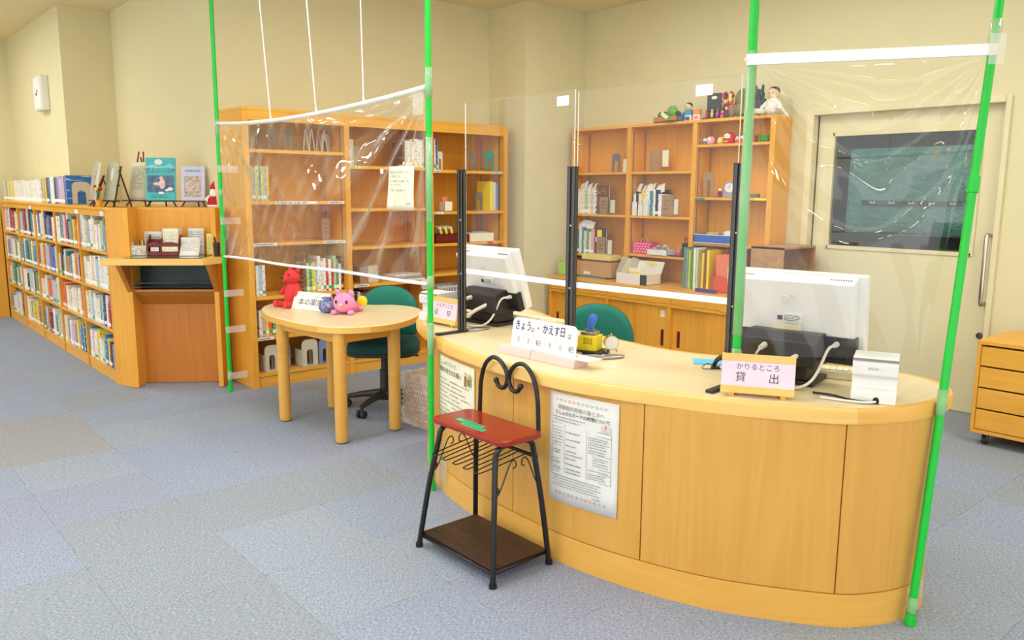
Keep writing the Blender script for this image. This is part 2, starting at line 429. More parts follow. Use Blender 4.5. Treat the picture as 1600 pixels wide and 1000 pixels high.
hd = MB(); hd.tube(catmull([(.055, 1.948, 1.228), (.0, 1.948, 1.232), (-.028, 1.948, 1.21), (-.03, 1.948, 1.0), (-.028, 1.948, .79), (0, 1.948, .768), (.055, 1.948, .772)], 6), .013, 12)
hd.build('pull_handle', CHROME, d, smooth=True)
MB().cyl((.055, 1.955, .55), (.035, 1.955, .55), .024, .022, 16).cyl((.036, 1.955, .55), (.03, 1.955, .55), .01, n=10).build('lock_cylinder', CHROME, d, smooth=35)
# small surface box high on the left wall
t = thing('wall_box', 'small off-white box mounted high on the far left wall', 'wall box', (1.95, 9.5, 2.45))
B(-.07, 0, -.17, .17, -.17, .17).build('housing', OFFW, t, bevel=.008)
B(-.076, -.069, -.15, .15, -.15, .15).build('cover_panel', PAPER, t)
MB().tube([(-.078, -.03, .03), (-.078, .02, -.02), (-.078, .05, 0)], .006, 6).build('mark', GREYINK, t)
# fluorescent ceiling panels (they light the room)
EM = glow('fluorescent_diffuser', (250, 250, 250), LAMP)
proto = None
for ix, lx in enumerate((-2.8, -.5, 1.9, 4.1)):
    for iy, ly in enumerate((-2.2, .4, 2.6, 4.1, 6.9, 8.4, 9.9)):  # far rows over the left aisle are added to brighten wall and film
        if lx > 1.5 and ly > 5.5: continue
        if lx == -.5 and ly == 6.9: continue
        if lx == 1.9 and ly == .4: continue
        if proto is None:
            t = proto = thing('ceiling_light', 'recessed white fluorescent ceiling light above the reading room', 'ceiling light', (lx, ly, HC), 0, 'fluorescent ceiling lights')
            fm = MB(); fm.box(-.66, .66, -.17, -.145, -.02, 0).box(-.66, .66, .145, .17, -.02, 0).box(-.66, -.62, -.15, .15, -.02, 0).box(.62, .66, -.15, .15, -.02, 0)
            fm.build('frame', WHITE, t)
            B(-.62, .62, -.13, .13, -.012, -.002).build('diffuser', EM, t)
        else:
            t = copy_tree(proto); t.location = (lx+(.85 if lx == -.5 and ly > 6 else 0), ly, HC)
        t['label'] = f'unseen recessed fluorescent ceiling light, {ORD[iy]} row back to front, {ORD[ix]} column from the left aisle'
# ================================================================ book makers
COV = {}
def cover(name, rgb, ink=(70, 66, 70), amt=.6):
    if name in COV: return COV[name]
    m = bpy.data.materials.new('cover_'+name.replace(' ', '_')); m.use_nodes = True
    N = m.node_tree.nodes; L = m.node_tree.links; b = N['Principled BSDF']
    tc = N.new('ShaderNodeTexCoord'); mp = N.new('ShaderNodeMapping'); mp.inputs['Scale'].default_value = (110, 4, 62)
    oi = N.new('ShaderNodeObjectInfo'); ad = N.new('ShaderNodeVectorMath'); ad.operation = 'ADD'
    L.new(tc.outputs['Object'], ad.inputs[0]); L.new(oi.outputs['Location'], ad.inputs[1]); L.new(ad.outputs[0], mp.inputs[0])
    nz = N.new('ShaderNodeTexNoise'); nz.inputs['Scale'].default_value = 1; nz.inputs['Detail'].default_value = 2
    L.new(mp.outputs[0], nz.inputs[0])
    r = N.new('ShaderNodeValToRGB'); r.color_ramp.interpolation = 'LINEAR'
    r.color_ramp.elements[0].position = amt; r.color_ramp.elements[1].position = amt+.05
    r.color_ramp.elements[0].color = (*lin(rgb), 1); r.color_ramp.elements[1].color = (*lin(ink), 1)
    L.new(nz.outputs[0], r.inputs[0]); L.new(r.outputs[0], b.inputs['Base Color'])
    b.inputs['Roughness'].default_value = .4
    COV[name] = m
    return m
PAL = [('white', (240, 238, 230), (120, 116, 124)), ('off-white', (232, 226, 208), (150, 110, 96)), ('cream', (228, 214, 178), (130, 110, 90)),
       ('pale blue', (176, 206, 220), (90, 110, 150)), ('teal', (60, 140, 150), (205, 225, 225)), ('navy', (40, 50, 92), (170, 165, 150)),
       ('blue', (40, 110, 180), (205, 220, 235)), ('green', (86, 150, 96), (215, 225, 200)), ('pale green', (180, 208, 160), (100, 130, 100)),
       ('yellow', (238, 214, 70), (170, 110, 60)), ('orange', (226, 110, 50), (245, 215, 180)), ('red', (190, 42, 44), (235, 190, 180)),
       ('pink', (232, 176, 190), (170, 100, 130)), ('lavender', (186, 176, 208), (120, 100, 150)), ('brown', (128, 88, 62), (205, 180, 140)),
       ('black', (40, 38, 42), (185, 175, 160)), ('grey', (160, 158, 154), (96, 96, 100)), ('maroon', (110, 36, 48), (205, 170, 140))]
PALW = [10, 6, 3, 4, 2.5, 2.2, 2.6, 2.4, 2.4, 2.2, 1.8, 2.6, 3, 2, 1.4, 2.2, 2, 1.4]
PD = {p[0]: p for p in PAL}
STK = [pm('spine_label_white', (245, 245, 240), .6), pm('spine_label_green', (70, 170, 120), .6), pm('spine_label_yellow', (235, 210, 90), .6)]
def book_mb(w, h, dpt):
    mb = MB(); t = min(.003, w*.2)
    mb.box(-w/2, -w/2+t, 0, dpt, 0, h, 0).box(w/2-t, w/2, 0, dpt, 0, h, 0).box(-w/2+t, w/2-t, 0, t, 0, h, 0)
    mb.box(-w/2+t, w/2-t, t, dpt-.004, .003, h-.003, 1)
    return mb
def make_book(col, w, h, dpt, sticker=True, rng=random):
    mb = book_mb(w, h, dpt); k = PD[col] if col in PD else PAL[0]
    if sticker: mb.box(-w/2+.001, w/2-.001, -.0012, .001, .016, .016+.026, 2)
    o = mb.build('book', [cover(*k), PAGES, rng.choices(STK, [6, 1.2, 1])[0]])
    return o
def row_of_books(x0, x1, place, zmax, rz, group, where, rng, hmin=.6, colors=None, lean=.0, wr=(.016, .038), dpt=.16):
    """fills x0..x1 of a shelf with single books; place(x) -> world point on the shelf front line"""
    x = x0; i = 0; n = []
    while x < x1-.012:
        wd = min(rng.uniform(*wr), x1-x)
        h = zmax*rng.uniform(hmin, .97)
        col = (colors[i % len(colors)] if colors else rng.choices([p[0] for p in PAL], PALW)[0])
        n.append((x+wd/2, wd-.0012, h, col)); x += wd; i += 1
    for i, (cx_, wd, h, col) in enumerate(n):
        o = make_book(col, wd, h, dpt, True, rng)
        p = place(cx_); o.location = (p[0], p[1], p[2]); o.rotation_euler = (0, 0, rz)
        o.rotation_euler.y = rng.uniform(-lean, lean)
        tag(o, f'{col} book, {ORD[i]} from left, {where}', 'book', group)
    return n
# ================================================================ low bookcase along the left wall
LX = 1.685
LY = [6.585, 7.44, 8.295, 9.15, 10.005, 10.86]
LZ = [.10, .42, .72, 1.02]
lb = thing('low_bookcase', 'long low maple bookcase of five bays along the left wall', 'bookcase', (LX, 6.585, 0), -PI/2)
# local frame: x runs right (world -y), y runs into the case (world +x)
for i, yv in enumerate(LY):
    u = 6.585-yv
    B(u-.014 if i else u-.03, u+.014 if i else u, 0, .27, 0, 1.34).build('upright', WOOD, lb, bevel=.002)
for i in range(5):
    a, b_ = 6.585-LY[i+1]+.018, 6.585-LY[i]-.018
    if i == 0: b_ -= .012
    for z in LZ: B(a, b_, .006, .265, z-.022, z).build('shelf', WOODH, lb, bevel=.0015)
    B(a, b_, .012, .03, .0, .078).build('kickboard', WOODH, lb)
    B(a, b_, .004, .02, 1.29, 1.34).build('header_rail', WOODH, lb)
    B(a, b_, .25, .262, .08, 1.34).build('back_panel', WOOD, lb)
    for q in (a+.06, a+.14):
        pass
    mb = MB()
    for q in (.07, .21): mb.box(a, a+.004, q, q+.012, .12, 1.28).box(b_-.004, b_, q, q+.012, .12, 1.28)
    mb.build('shelf_track', STEEL, lb)
top = MB().prism([(-4.3, -.008), (.0, -.008), (.185, .062), (.06, .2), (.40, .69), (.383, .72), (-2.16, .72), (-2.17, .262), (-4.3, .262)], 1.34, 1.362)
top.build('top_board', WOODH, lb, bevel=.002)
for bay, u0, ww in ((0, -.16, .11), (1, -.92, .1), (3, -2.75, .09)):
    B(u0, u0+ww, -.001, .0035, 1.295, 1.33).build('category_card', PINKP if bay != 1 else CREAMP, lb)
rb = random.Random(11)
BAYN = ['bay nearest the writing nook', 'second bay from the nook', 'middle bay', 'fourth bay from the nook', 'farthest bay']
ROWN = ['bottom shelf', 'third shelf down', 'second shelf down', 'top shelf']
for i in range(5):
    a, b_ = 6.585-LY[i+1]+.022, 6.585-LY[i]-.022
    if i == 0: b_ -= .014
    for k, z in enumerate(LZ):
        end = rb.uniform(.0, .1)*(b_-a) + (.09 if i == 0 and k in (0, 3) else 0)
        wr = [(.034, .075), (.042, .085), (.055, .1), (.06, .115), (.07, .13)][i]
        hm = (.27, .27, .27, .29)[k]
        cols = None
        if (i, k) == (1, 1): cols = ['orange', 'red', 'orange', 'off-white', 'white', 'cream', 'white', 'off-white', 'white', 'cream', 'white', 'white']
        if (i, k) == (0, 2): cols = ['white', 'off-white', 'white', 'white', 'cream', 'white', 'pale blue', 'white', 'off-white', 'white']
        row_of_books(a+.004, b_-end, lambda x, z=z: (LX+.010+rb.uniform(0, .010), 6.585-x, z), hm, -PI/2,
                     'books in the low bookcase', f'{ROWN[k]} of the {BAYN[i]}', rb, hmin=.68, colors=cols, lean=.012, wr=wr)
for k, z, hh in ((0, LZ[0], .2), (3, LZ[3], .2)):
    t = thing('bookend', f'grey metal bookend closing the {ROWN[k]} of the nearest low bay', 'bookend', (LX+.012, 6.585+.085, z), -PI/2, 'bookends in the low bookcase')
    MB().yprism([(-.045, .003), (.045, .003), (.045, hh-.03), (.03, hh), (-.03, hh), (-.045, hh-.03)], 0, .004).build('plate', BLUEG, t, bevel=.001)
    B(-.045, .045, 0, .1, .0, .003).build('foot', BLUEG, t)
# far low bookcase across the end of the aisle
t = thing('low_bookcase', 'low maple bookcase crossing the far end of the aisle', 'bookcase', (1.6, 10.93, 0))
for u in (-2.7, -1.8, -.9, 0): B(u-.03, u+.0, 0, .28, 0, 1.34).build('upright', WOOD, t, bevel=.002)
B(0, .08, 0, .02, 0, 1.36).build('corner_filler', WOOD, t)
for i, u in enumerate((-2.7, -1.8, -.9)):
    for z in LZ: B(u, u+.87, .006, .27, z-.022, z).build('shelf', WOODH, t)
    B(u, u+.87, .012, .03, 0, .078).build('kickboard', WOODH, t)
    B(u, u+.87, .26, .275, .08, 1.34).build('back_panel', WDARK, t)
B(-2.75, .06, -.006, .28, 1.34, 1.362).build('top_board', WOODH, t)
for k, z in enumerate(LZ):
    row_of_books(1.3, 1.555, lambda x, z=z: (x, 10.96, z), .26, 0, 'books in the far low bookcase', f'{ROWN[k]} of the far end bookcase', rb, wr=(.05, .09))
# books standing along the top of the low bookcase
seq = []
def top_books(ya, yb, n, col, hh, what):
    for i in range(n):
        wd = (ya-yb)/n
        c = col[i % len(col)]
        o = make_book(c, wd-.002, hh*rb.uniform(.96, 1.02), .17, True, rb)
        o.location = (LX+.025, ya-(i+.5)*wd, 1.3625); o.rotation_euler = (0, 0, -PI/2)
        tag(o, f'{c} book, {ORD[i]} from left among the {what} on the low bookcase', 'book', 'books along the bookcase top')
top_books(10.8, 10.22, 7, ['pale blue', 'yellow', 'grey', 'cream', 'pale green', 'yellow', 'yellow'], .222, 'mixed far-left books')
top_books(10.2, 8.83, 15, ['off-white', 'white', 'off-white', 'white', 'off-white'], .222, 'matching white set')
top_books(8.82, 8.61, 4, ['grey', 'pale green', 'orange', 'yellow'], .225, 'four slim mixed spines')
top_books(8.60, 7.92, 9, ['navy', 'blue', 'white', 'white', 'black', 'blue', 'lavender', 'pink', 'lavender'], .24, 'tall spines')
o = make_book('blue', .045, .25, .235, False, rb); o.location = (LX+.03, 7.885, 1.363); o.rotation_euler = (0, 0, -PI/2)
tag(o, 'large blue picture book turned cover-out behind a beige bookend', 'book')
def arch_plate(w_, h_, r_, t_, iw, ih):
    """bookend plate with rounded top and an arched opening (outline in x,z)"""
    mb = MB(); no = 10
    outer = [(-w_/2, 0), (-w_/2, h_-r_)]+[(-w_/2+r_-r_*math.cos(PI/2*k/4), h_-r_+r_*math.sin(PI/2*k/4)) for k in range(1, 5)]
    outer += [(-x, z) for x, z in outer[::-1]]
    inner = [(-iw/2, 0), (-iw/2, ih-iw/2)]+[(-iw/2*math.cos(PI/2*k/4), ih-iw/2+iw/2*math.sin(PI/2*k/4)) for k in range(1, 5)]
    inner += [(-x, z) for x, z in inner[::-1]]
    n = len(outer)
    vs_ = [(x, y, z) for y in (0, t_) for ring in (outer, inner) for x, z in ring]
    fs = []
    for i in range(n-1):
        fs += [(i, n+i, n+i+1, i+1), (2*n+i, 2*n+i+1, 3*n+i+1, 3*n+i), (i, i+1, 2*n+i+1, 2*n+i), (n+i, 3*n+i, 3*n+i+1, n+i+1)]
    fs += [(0, 2*n, 3*n, n), (n-1, 2*n-1, 4*n-1, 3*n-1)]
    return mb.add(vs_, fs)
def arch_bookend(label, mat, loc, rz, w_=.1, h_=.16, group=None, deep=.1, iw=.45, ih=.62, name='bookend'):
    t = thing(name, label, 'bookend', loc, rz, group)
    arch_plate(w_, h_, w_*.28, .004, w_*iw, h_*ih).build('plate', mat, t)
    B(-w_/2, w_/2, 0, deep, 0, .003).build('foot', mat, t)
    return t
arch_bookend('beige arched metal bookend in front of the large blue book', BEIGE, (LX+.145, 7.85, 1.3625), 0, .15, .195)
# ================================================================ writing nook between the bookcases
NR = face(-.59, -.808)
def NK(u, v, z): return (1.749+.808*u+.589*v, 6.385-.589*u+.808*v, z)
nk = thing('writing_nook', 'built-in maple writing nook with glass-topped desk between two bookcases', 'desk', NK(0, 0, 0), NR)
MB().prism([(-.178, .134), (0, 0), (.036, 0), (.036, .2), (-.10, .2)], 0, 1.362).build('corner_post', WOOD, nk, bevel=.002)
B(.63, .666, 0, .2, 0, 1.362).build('side_panel', WOOD, nk, bevel=.002)
B(.036, .63, .172, .19, 0, .63).build('modesty_panel', WDARK, nk)
MB().xprism([(.172, .62), (.02, .735), (.02, .752), (.19, .632)], .036, .63).build('sloping_board', WDARK, nk)
B(.036, .63, .178, .19, .64, .955).build('dark_back', DKGREEN, nk)
B(.03, .63, .012, .022, .712, .716).build('glass_strip', GLASS, nk)
for i, z in enumerate((.775, .80)): B(.036, .63, -.05+i*.06, .17, z, z+.005).build('glass_shelf', GLASS, nk)
for x in (.0, .632): MB().xprism([(0, .735), (-.196, .952), (.18, .952), (.18, .735)], x, x+.034).build('bracket', WDARK, nk, bevel=.002)
MB().prism([(-.10, -.205), (.62, -.205), (.735, -.03), (.735, .0), (.67, .0), (.67, .2), (.035, .2), (.035, .002), (-.10, .002)], .953, 1.0).build('desktop', WEDGE, nk, bevel=.004)
B(.03, .60, -.17, .19, 1.0005, 1.006).build('glass_top', GLASS, nk, bevel=.001)
B(.036, .66, .2, .218, 1.0, 1.338).build('upper_back', WOOD, nk)
MB().xprism([(.198, 1.362), (.198, 1.338), (.23, 1.338), (.23, 1.362)], .03, .66).build('cap_rail', WOODH, nk)
def lines_on(mb, x0, x1, z0, z1, n, y, rng, hgt=.3, m=0, gap=.25):
    """rows of tiny broken dashes standing for small print (faces -Y)"""
    dz = (z1-z0)/n
    for i in range(n):
        z = z1-(i+.5)*dz; x = x0
        e = x1-rng.random()*.25*(x1-x0)
        while x < e:
            w_ = dz*rng.uniform(.25, .7)
            b = min(x+w_, e); h = dz*hgt*rng.uniform(.7, 1.1)
            if rng.random() > gap*.5: mb.add([(x, y, z-h/2), (b, y, z-h/2), (b, y, z+h/2), (x, y, z+h/2)], [(0, 1, 2, 3)], m)
            x = b+dz*.14
    return mb
def paper(name, label, w_, h_, mat, loc, rz, tilt=0, group=None, cat='paper', nl=8, curl=0, ink=GREYINK, head=False):
    t = thing(name, label, cat, loc, rz, group); t.rotation_euler.x = tilt
    MB().grid(lambda u, v: ((u-.5)*w_, curl*(1-v)**2*-.06+.0, v*h_), 2, 8).build('sheet', mat, t, solid=.0012, smooth=True)
    mb = lines_on(MB(), -w_*.4, w_*.4, h_*.25, h_*.9, nl, -.0022, random.Random(len(label)))
    if not curl: tag(mb.build('small_print', ink, t), kind='stuff')
    else:
        for p in mb.v: p.y -= .06*curl*(1-p.z/h_)**2
        tag(mb.build('small_print', ink, t), kind='stuff')
    if head: B(-w_*.4, w_*.4, -.003, -.0012, h_*.74, h_*.765).build('rule_line', GREYINK, t)
    return t
ZD = 1.007
# floral pen caddy
t = thing('pen_caddy', 'flower-patterned pen caddy with pencils on the nook desk', 'pen holder', NK(.075, .06, ZD), NR)
flor = pm('floral_print', (236, 232, 214), .6, scale=70, rgb2=(150, 160, 170))
def open_box(mb, w_, d_, h_, th=.003, m=0):
    mb.box(-w_/2, w_/2, -d_/2, -d_/2+th, 0, h_, m).box(-w_/2, w_/2, d_/2-th, d_/2, 0, h_, m).box(-w_/2, -w_/2+th, -d_/2, d_/2, 0, h_, m).box(w_/2-th, w_/2, -d_/2, d_/2, 0, h_, m).box(-w_/2, w_/2, -d_/2, d_/2, 0, th, m)
    return mb
open_box(MB(), .14, .06, .075).build('box', flor, t)
B(.0, .003, -.03, .03, 0, .075).build('divider', flor, t)
B(.03, .065, -.034, -.0305, .012, .055).build('patch', pm('patch_cream', (236, 214, 170), .7, scale=60, rgb2=(170, 100, 70)), t)
MB().cyl((-.045, 0, .01), (-.045, 0, .10), .012, n=12).build('glue_stick', WHITE, t, smooth=35)
for i in range(6):
    a = random.Random(i).uniform(-.04, .04)
    MB().cyl((.012+i*.009, a*.3, .01), (.0+i*.013, a, .115), .0028, n=6).build('pencil', [BLACKP, WDARK, CHROME, YEL, BLACKP, WDARK][i], t)
# two dark red slip racks
def slip_rack(label, u, wd):
    t = thing('slip_rack', label, 'paper holder', NK(u, .075, ZD), NR, 'dark red slip racks on the nook desk')
    for s in (-1, 1): MB().xprism([(-.04, 0), (.04, 0), (.04, .15), (.025, .155), (-.04, .09)], s*wd/2-.004, s*wd/2+.004).build('side', DKRED, t)
    MB().yprism([(-wd/2, .066), (wd/2, .066), (wd/2, .088), (wd*.2, .1), (-wd*.2, .1), (-wd/2, .088)], -.04, -.034).build('front_rail', DKRED, t)
    B(-wd/2, wd/2, -.04, -.034, 0, .028).build('bottom_rail', DKRED, t)
    B(-wd/2, wd/2, -.036, .04, 0, .005).build('base', DKRED, t)
    B(-wd/2, wd/2, .034, .04, 0, .12).build('back', DKRED, t)
slip_rack('dark red slip rack right of the pen caddy', .2, .095)
slip_rack('dark red slip rack holding curled cream slips', .315, .13)
paper('notice_sheet', 'white ruled sheet standing behind the left slip rack', .13, .175, PAPER, NK(.155, .14, ZD), NR, -.12, head=True, nl=9)
paper('paper_slip', 'cream slips curling out of the right slip rack', .115, .19, CREAMP, NK(.31, .06, ZD+.01), NR, -.1, nl=9)
paper('paper_slip', 'small white slip in the lower slot of the left rack', .06, .03, PAPER, NK(.205, .032, ZD+.032), NR, 0, nl=2)
paper('paper_slip', 'small cream slip in the lower slot of the right rack', .115, .036, CREAMP, NK(.315, .032, ZD+.03), NR, 0, nl=2)
paper('plastic_divider', 'clear plastic divider standing behind the curled slips', .135, .205, TAPE, NK(.315, .125, ZD), NR, -.05, nl=1, cat='divider')
paper('leaflet', 'tall white leaflet standing behind the curled leaflet', .12, .2, PAPER, NK(.475, .14, ZD), NR, -.08, nl=7, cat='leaflet')
paper('leaflet', 'white leaflet curling forward on the nook desk', .14, .135, PAPER, NK(.46, .06, ZD), NR, -.02, nl=8, curl=1, cat='leaflet')
paper('notice_sheet', 'yellow sheet leaning at the right end of the nook desk', .135, .16, YEL if False else pm('pale_yellow_paper', (246, 236, 140), .8, var=.02), NK(.63, .10, ZD), NR, -.1, nl=11)
t = thing('pen_stand', 'black pen stand at the right end of the nook desk', 'pen holder', NK(.665, .0, ZD), NR)
MB().lathe([(.022, 0), (.026, .1), (.022, .1), (.018, .01)], 10).build('cup', BLACKP, t, smooth=40)
MB().tube([(0, 0, .05), (-.012, 0, .13), (-.014, 0, .145)], [.006, .008, .003], 8).build('pen', BLACKP, t)
# ---------------------------------------------------------------- easels and displayed books on the ledge
ZL = 1.3625
def easel(label, loc, rz, mat, w_, h_, group='display easels on the ledge'):
    t = thing('display_easel', label, 'easel', loc, rz, group)
    B(-w_*.62, w_*.62, -.035, .012, .04, .05).build('tray', mat, t, bevel=.002)
    for s in (-1, 1):
        MB().tube([(s*w_*.45, -.03, .0), (s*w_*.30, .0, .055), (s*.02, .075, h_)], .006, 6).build('leg', mat, t)
    MB().tube([(0, .065, h_*.9), (0, .14, 0)], .006, 6).build('back_leg', mat, t)
    B(-w_*.25, w_*.25, .035, .042, h_*.5, h_*.5+.014).build('crossbar', mat, t)
    return t
def display_book(label, loc, rz, w_, h_, th, mat, tilt=-.2):
    t = thing('picture_book', label, 'book', loc, rz); t.rotation_euler.x = tilt
    B(-w_/2, w_/2, 0, .003, 0, h_).build('front_cover', mat, t)
    B(-w_/2+.003, w_/2-.004, .003, th-.003, .003, h_-.003).build('page_block', PAGES, t)
    B(-w_/2, w_/2, th-.003, th, 0, h_).build('back_cover', mat, t)
    B(-w_/2, -w_/2+.003, .002, th-.002, 0, h_).build('spine', mat, t)
    return t
BLKW = pm('black_easel_wood', (34, 30, 30), .4); REDE = pm('red_easel_wood', (120, 36, 26), .4)
R5 = NR+.12
p = NK(.17, .37, ZL); easel('black easel holding the turquoise picture book', p, R5, BLKW, .24, .2)
p = NK(.17, .34, ZL+.0505); t = display_book('turquoise picture book displayed on a black easel', p, R5, .215, .335, .02, pm('turquoise_cover', (52, 178, 178), .35, var=.06))
B(-.098, .098, -.002, .0, .062, .195).build('cover_art', pm('night_blue_art', (42, 66, 108), .4, scale=24, rgb2=(86, 130, 150)), t)
MB().ball((.01, -.003, .13), (.022, .001, .04)).ball((.004, -.003, .175), (.013, .001, .014)).ball((-.025, -.003, .13), (.03, .001, .012)).build('figure_art', pm('pale_rose_art', (236, 190, 180), .5, var=.15, scale=60), t)
MB().ball((.07, -.003, .09), (.02, .001, .014)).ball((.045, -.003, .08), (.014, .001, .01)).build('blossom_art', PAPER, t)
MB().ball((-.015, -.002, .3), (.03, .001, .022)).build('moon_art', PAPER, t)
MB().yprism([(-.107, .262), (-.06, .285), (-.02, .268), (.03, .268), (.07, .29), (.107, .26), (.107, .255), (-.107, .255)], -.002, 0).build('hill_art', pm('sky_art', (120, 205, 215), .4), t)
text('title', '巨人レーゴチ', .042, pm('title_maroon', (140, 36, 60), .5), t, (0, -.003, .228), sx=.86)
mb = lines_on(MB(), -.07, .08, .015, .05, 3, -.002, random.Random(2)); tag(mb.build('small_print', INK, t), kind='stuff')
B(-.015, .02, -.003, 0, .05, .066).build('barcode_label', PAPER, t)
p = NK(.415, .36, ZL); easel('red wooden easel holding the lavender picture book', p, NR+.05, REDE, .2, .285)
p = NK(.415, .33, ZL+.0505); t = display_book('lavender picture book displayed on a red easel', p, NR+.05, .175, .27, .022, pm('lavender_cover', (200, 194, 218), .4, var=.04))
B(-.065, .06, -.002, 0, .03, .19).build('cover_art', pm('mosaic_art', (220, 200, 170), .5, scale=50, rgb2=(96, 112, 110)), t)
B(-.055, .045, -.0035, -.001, .075, .15).build('art_patch', pm('mosaic_art_pale', (236, 214, 200), .5, scale=80, rgb2=(150, 110, 120)), t)
mb = lines_on(MB(), -.06, .075, .215, .25, 1, -.003, random.Random(8), hgt=.6); tag(mb.build('title_marks', pm('teal_title', (110, 180, 180), .5), t), kind='stuff')
p = NK(-.36, .43, ZL); easel('red easel at the left end of the ledge, seen side-on', p, NR-1.05, REDE, .2, .24)
p = NK(-.385, .40, ZL+.0505); t = display_book('grey landscape picture book turned toward the aisle', p, NR-1.05, .2, .3, .03, pm('misty_landscape_cover', (196, 190, 180), .4, scale=9, rgb2=(150, 130, 124)))
p = NK(-.19, .33, ZL); easel('black easel with long rear leg beside the potted flower', p, NR-.85, BLKW, .2, .31)
p = NK(-.215, .305, ZL+.0505); t = display_book('pale green picture book on the black easel facing the aisle', p, NR-.85, .19, .29, .014, pm('sage_cover', (190, 192, 160), .4, scale=8, rgb2=(168, 172, 140)))
MB().ball((.02, -.001, .2), (.03, .002, .05)).build('cover_art', pm('egg_art', (226, 226, 206), .5), t)
p = NK(-.06, .50, ZL); easel('tall red easel carrying a printed calendar sheet', p, NR-.3, REDE, .2, .43)
paper('calendar_sheet', 'printed calendar sheet on the tall red easel', .15, .3, CREAMP, NK(-.06, .485, ZL+.052), NR-.3, -.18, nl=12, cat='calendar')
t = thing('potted_flower', 'tiny artificial flower in an orange pot on the ledge', 'flower pot', NK(-.28, .30, ZL), 0)
MB().lathe([(.018, 0), (.028, .045), (.03, .05), (.024, .05), (.016, .008)], 12).build('pot', pm('orange_pot', (238, 160, 50), .6), t, smooth=40)
st = MB()
for a in range(5): st.tube([(0, 0, .045), (.01*math.cos(a*1.26), .01*math.sin(a*1.26), .1), (.022*math.cos(a*1.26), .022*math.sin(a*1.26), .13+.01*(a % 3))], .002, 5)
st.build('stems', pm('leaf_green', (60, 120, 50), .7), t)
for a in range(5): MB().ball((.022*math.cos(a*1.26), .022*math.sin(a*1.26), .135+.01*(a % 3)), .011, 8, 6).build('petal', [pm('petal_red', (200, 40, 40), .6), YEL][a % 2], t, smooth=True)
t = thing('christmas_figurine', 'red and white christmas figurine beside the lavender book', 'figurine', NK(.575, .33, ZL), NR)
CRED = pm('felt_red', (200, 30, 36), .8); CWH = pm('felt_white', (245, 240, 232), .9)
MB().lathe([(.03, 0), (.05, .01), (.045, .06), (.03, .1), (.01, .115)], 14).build('coat', CRED, t, smooth=True)
MB().lathe([(.052, 0), (.056, .008), (.052, .018)], 14).build('hem', CWH, t, smooth=True)
MB().ball((0, -.006, .125), (.026, .026, .03)).build('head', pm('felt_skin', (240, 214, 186), .8), t, smooth=True)
MB().ball((0, -.024, .105), (.026, .016, .032)).build('beard', CWH, t, smooth=True)
MB().tube([(0, 0, .14), (0, 0, .165), (.01, 0, .19), (.032, 0, .2)], [.028, .022, .012, .004], 12).build('hat', CRED, t, smooth=True)
MB().ball((.036, 0, .2), .008).build('pompom', CWH, t, smooth=True)
MB().tube([(-.03, -.01, .085), (-.05, -.035, .06), (-.04, -.045, .045)], [.013, .012, .008], 8).tube([(.03, -.01, .085), (.05, -.03, .07), (.055, -.04, .09)], [.013, .012, .008], 8).build('arms', CWH, t, smooth=True)
MB().tube([(.055, -.042, .02), (.06, -.04, .13)], .003, 6).build('staff', WDARK, t)
# ================================================================ tall back bookcase (three bays, faces -Y)
BY = 5.75
BXS = [2.425, 3.25, 4.063, 4.908]; SW = .045
bs = thing('tall_bookcase', 'tall three-bay maple bookcase against the back wall', 'bookcase', (0, BY, 0))
for x in BXS: B(x, x+SW, 0, .44, 0, 2.07).build('upright', WOOD, bs, bevel=.002)
BS = [[(.11), .39, .70, 1.105, 1.415, 1.795], [.105, .45, .735, 1.045, 1.355, 1.695], [.105, .46, .775, 1.04, 1.32, 1.68]]
for i in range(3):
    a, b_ = BXS[i]+SW, BXS[i+1]
    for z in BS[i]: B(a, b_, .012, .42, z-.025, z).build('shelf', WOODH, bs, bevel=.0015)
    B(a, b_, .02, .04, 0, .082).build('kickboard', WOODH, bs)
    B(a, b_, .0, .03, 2.0, 2.07).build('header_rail', WOODH, bs)
    B(a, b_, .42, .435, .08, 2.07).build('back_panel', WOOD, bs)
    mb = MB()
    for q in (.06, .33): mb.box(a, a+.004, q, q+.014, .13, 1.99).box(b_-.004, b_, q, q+.014, .13, 1.99)
    mb.build('shelf_track', STEEL, bs)
B(BXS[0], BXS[3]+SW, -.004, .445, 2.07, 2.092).build('top_board', WOODH, bs, bevel=.002)
def shelf_label(x0, x1, z, mat=PAPER, printed=True):
    o = B(x0, x1, .0085, .0118, z-.023, z-.002).build('label_strip', mat, bs)
    if printed:
        mb = lines_on(MB(), x0+.01, x1-.01, z-.02, z-.005, 1, .0082, random.Random(int(x0*100)), hgt=.55)
        tag(mb.build('strip_print', INK, o), kind='stuff')
shelf_label(2.66, 3.0, 1.415); shelf_label(3.1, 3.24, 1.415); shelf_label(2.475, 2.66, 1.105); shelf_label(3.05, 3.24, 1.105)
shelf_label(2.47, 2.6, .39); shelf_label(3.32, 3.45, .735); shelf_label(4.12, 4.19, 1.68); shelf_label(4.15, 4.22, 1.32)
shelf_label(3.30, 3.40, 1.695, pm('lime_strip', (214, 226, 90), .6)); shelf_label(4.0, 4.055, 1.695, pm('lime_strip', (214, 226, 90), .6))
shelf_label(4.72, 4.78, 1.04, pm('red_strip', (214, 60, 70), .6), False); shelf_label(4.78, 4.88, 1.68, pm('mint_strip', (190, 214, 180), .6))
GB = 'bookends in the tall bookcase'
def bk(x, dy, z): return (x, BY+dy, z)
arch_bookend('dark grey bookend at the left end of the tall bookcase top shelf', GREYM, bk(2.53, .14, 1.796), 1.1, .11, .165, GB)
arch_bookend('dark grey bookend, second along the tall bookcase top shelf', GREYM, bk(2.6, .14, 1.796), 1.0, .11, .165, GB)
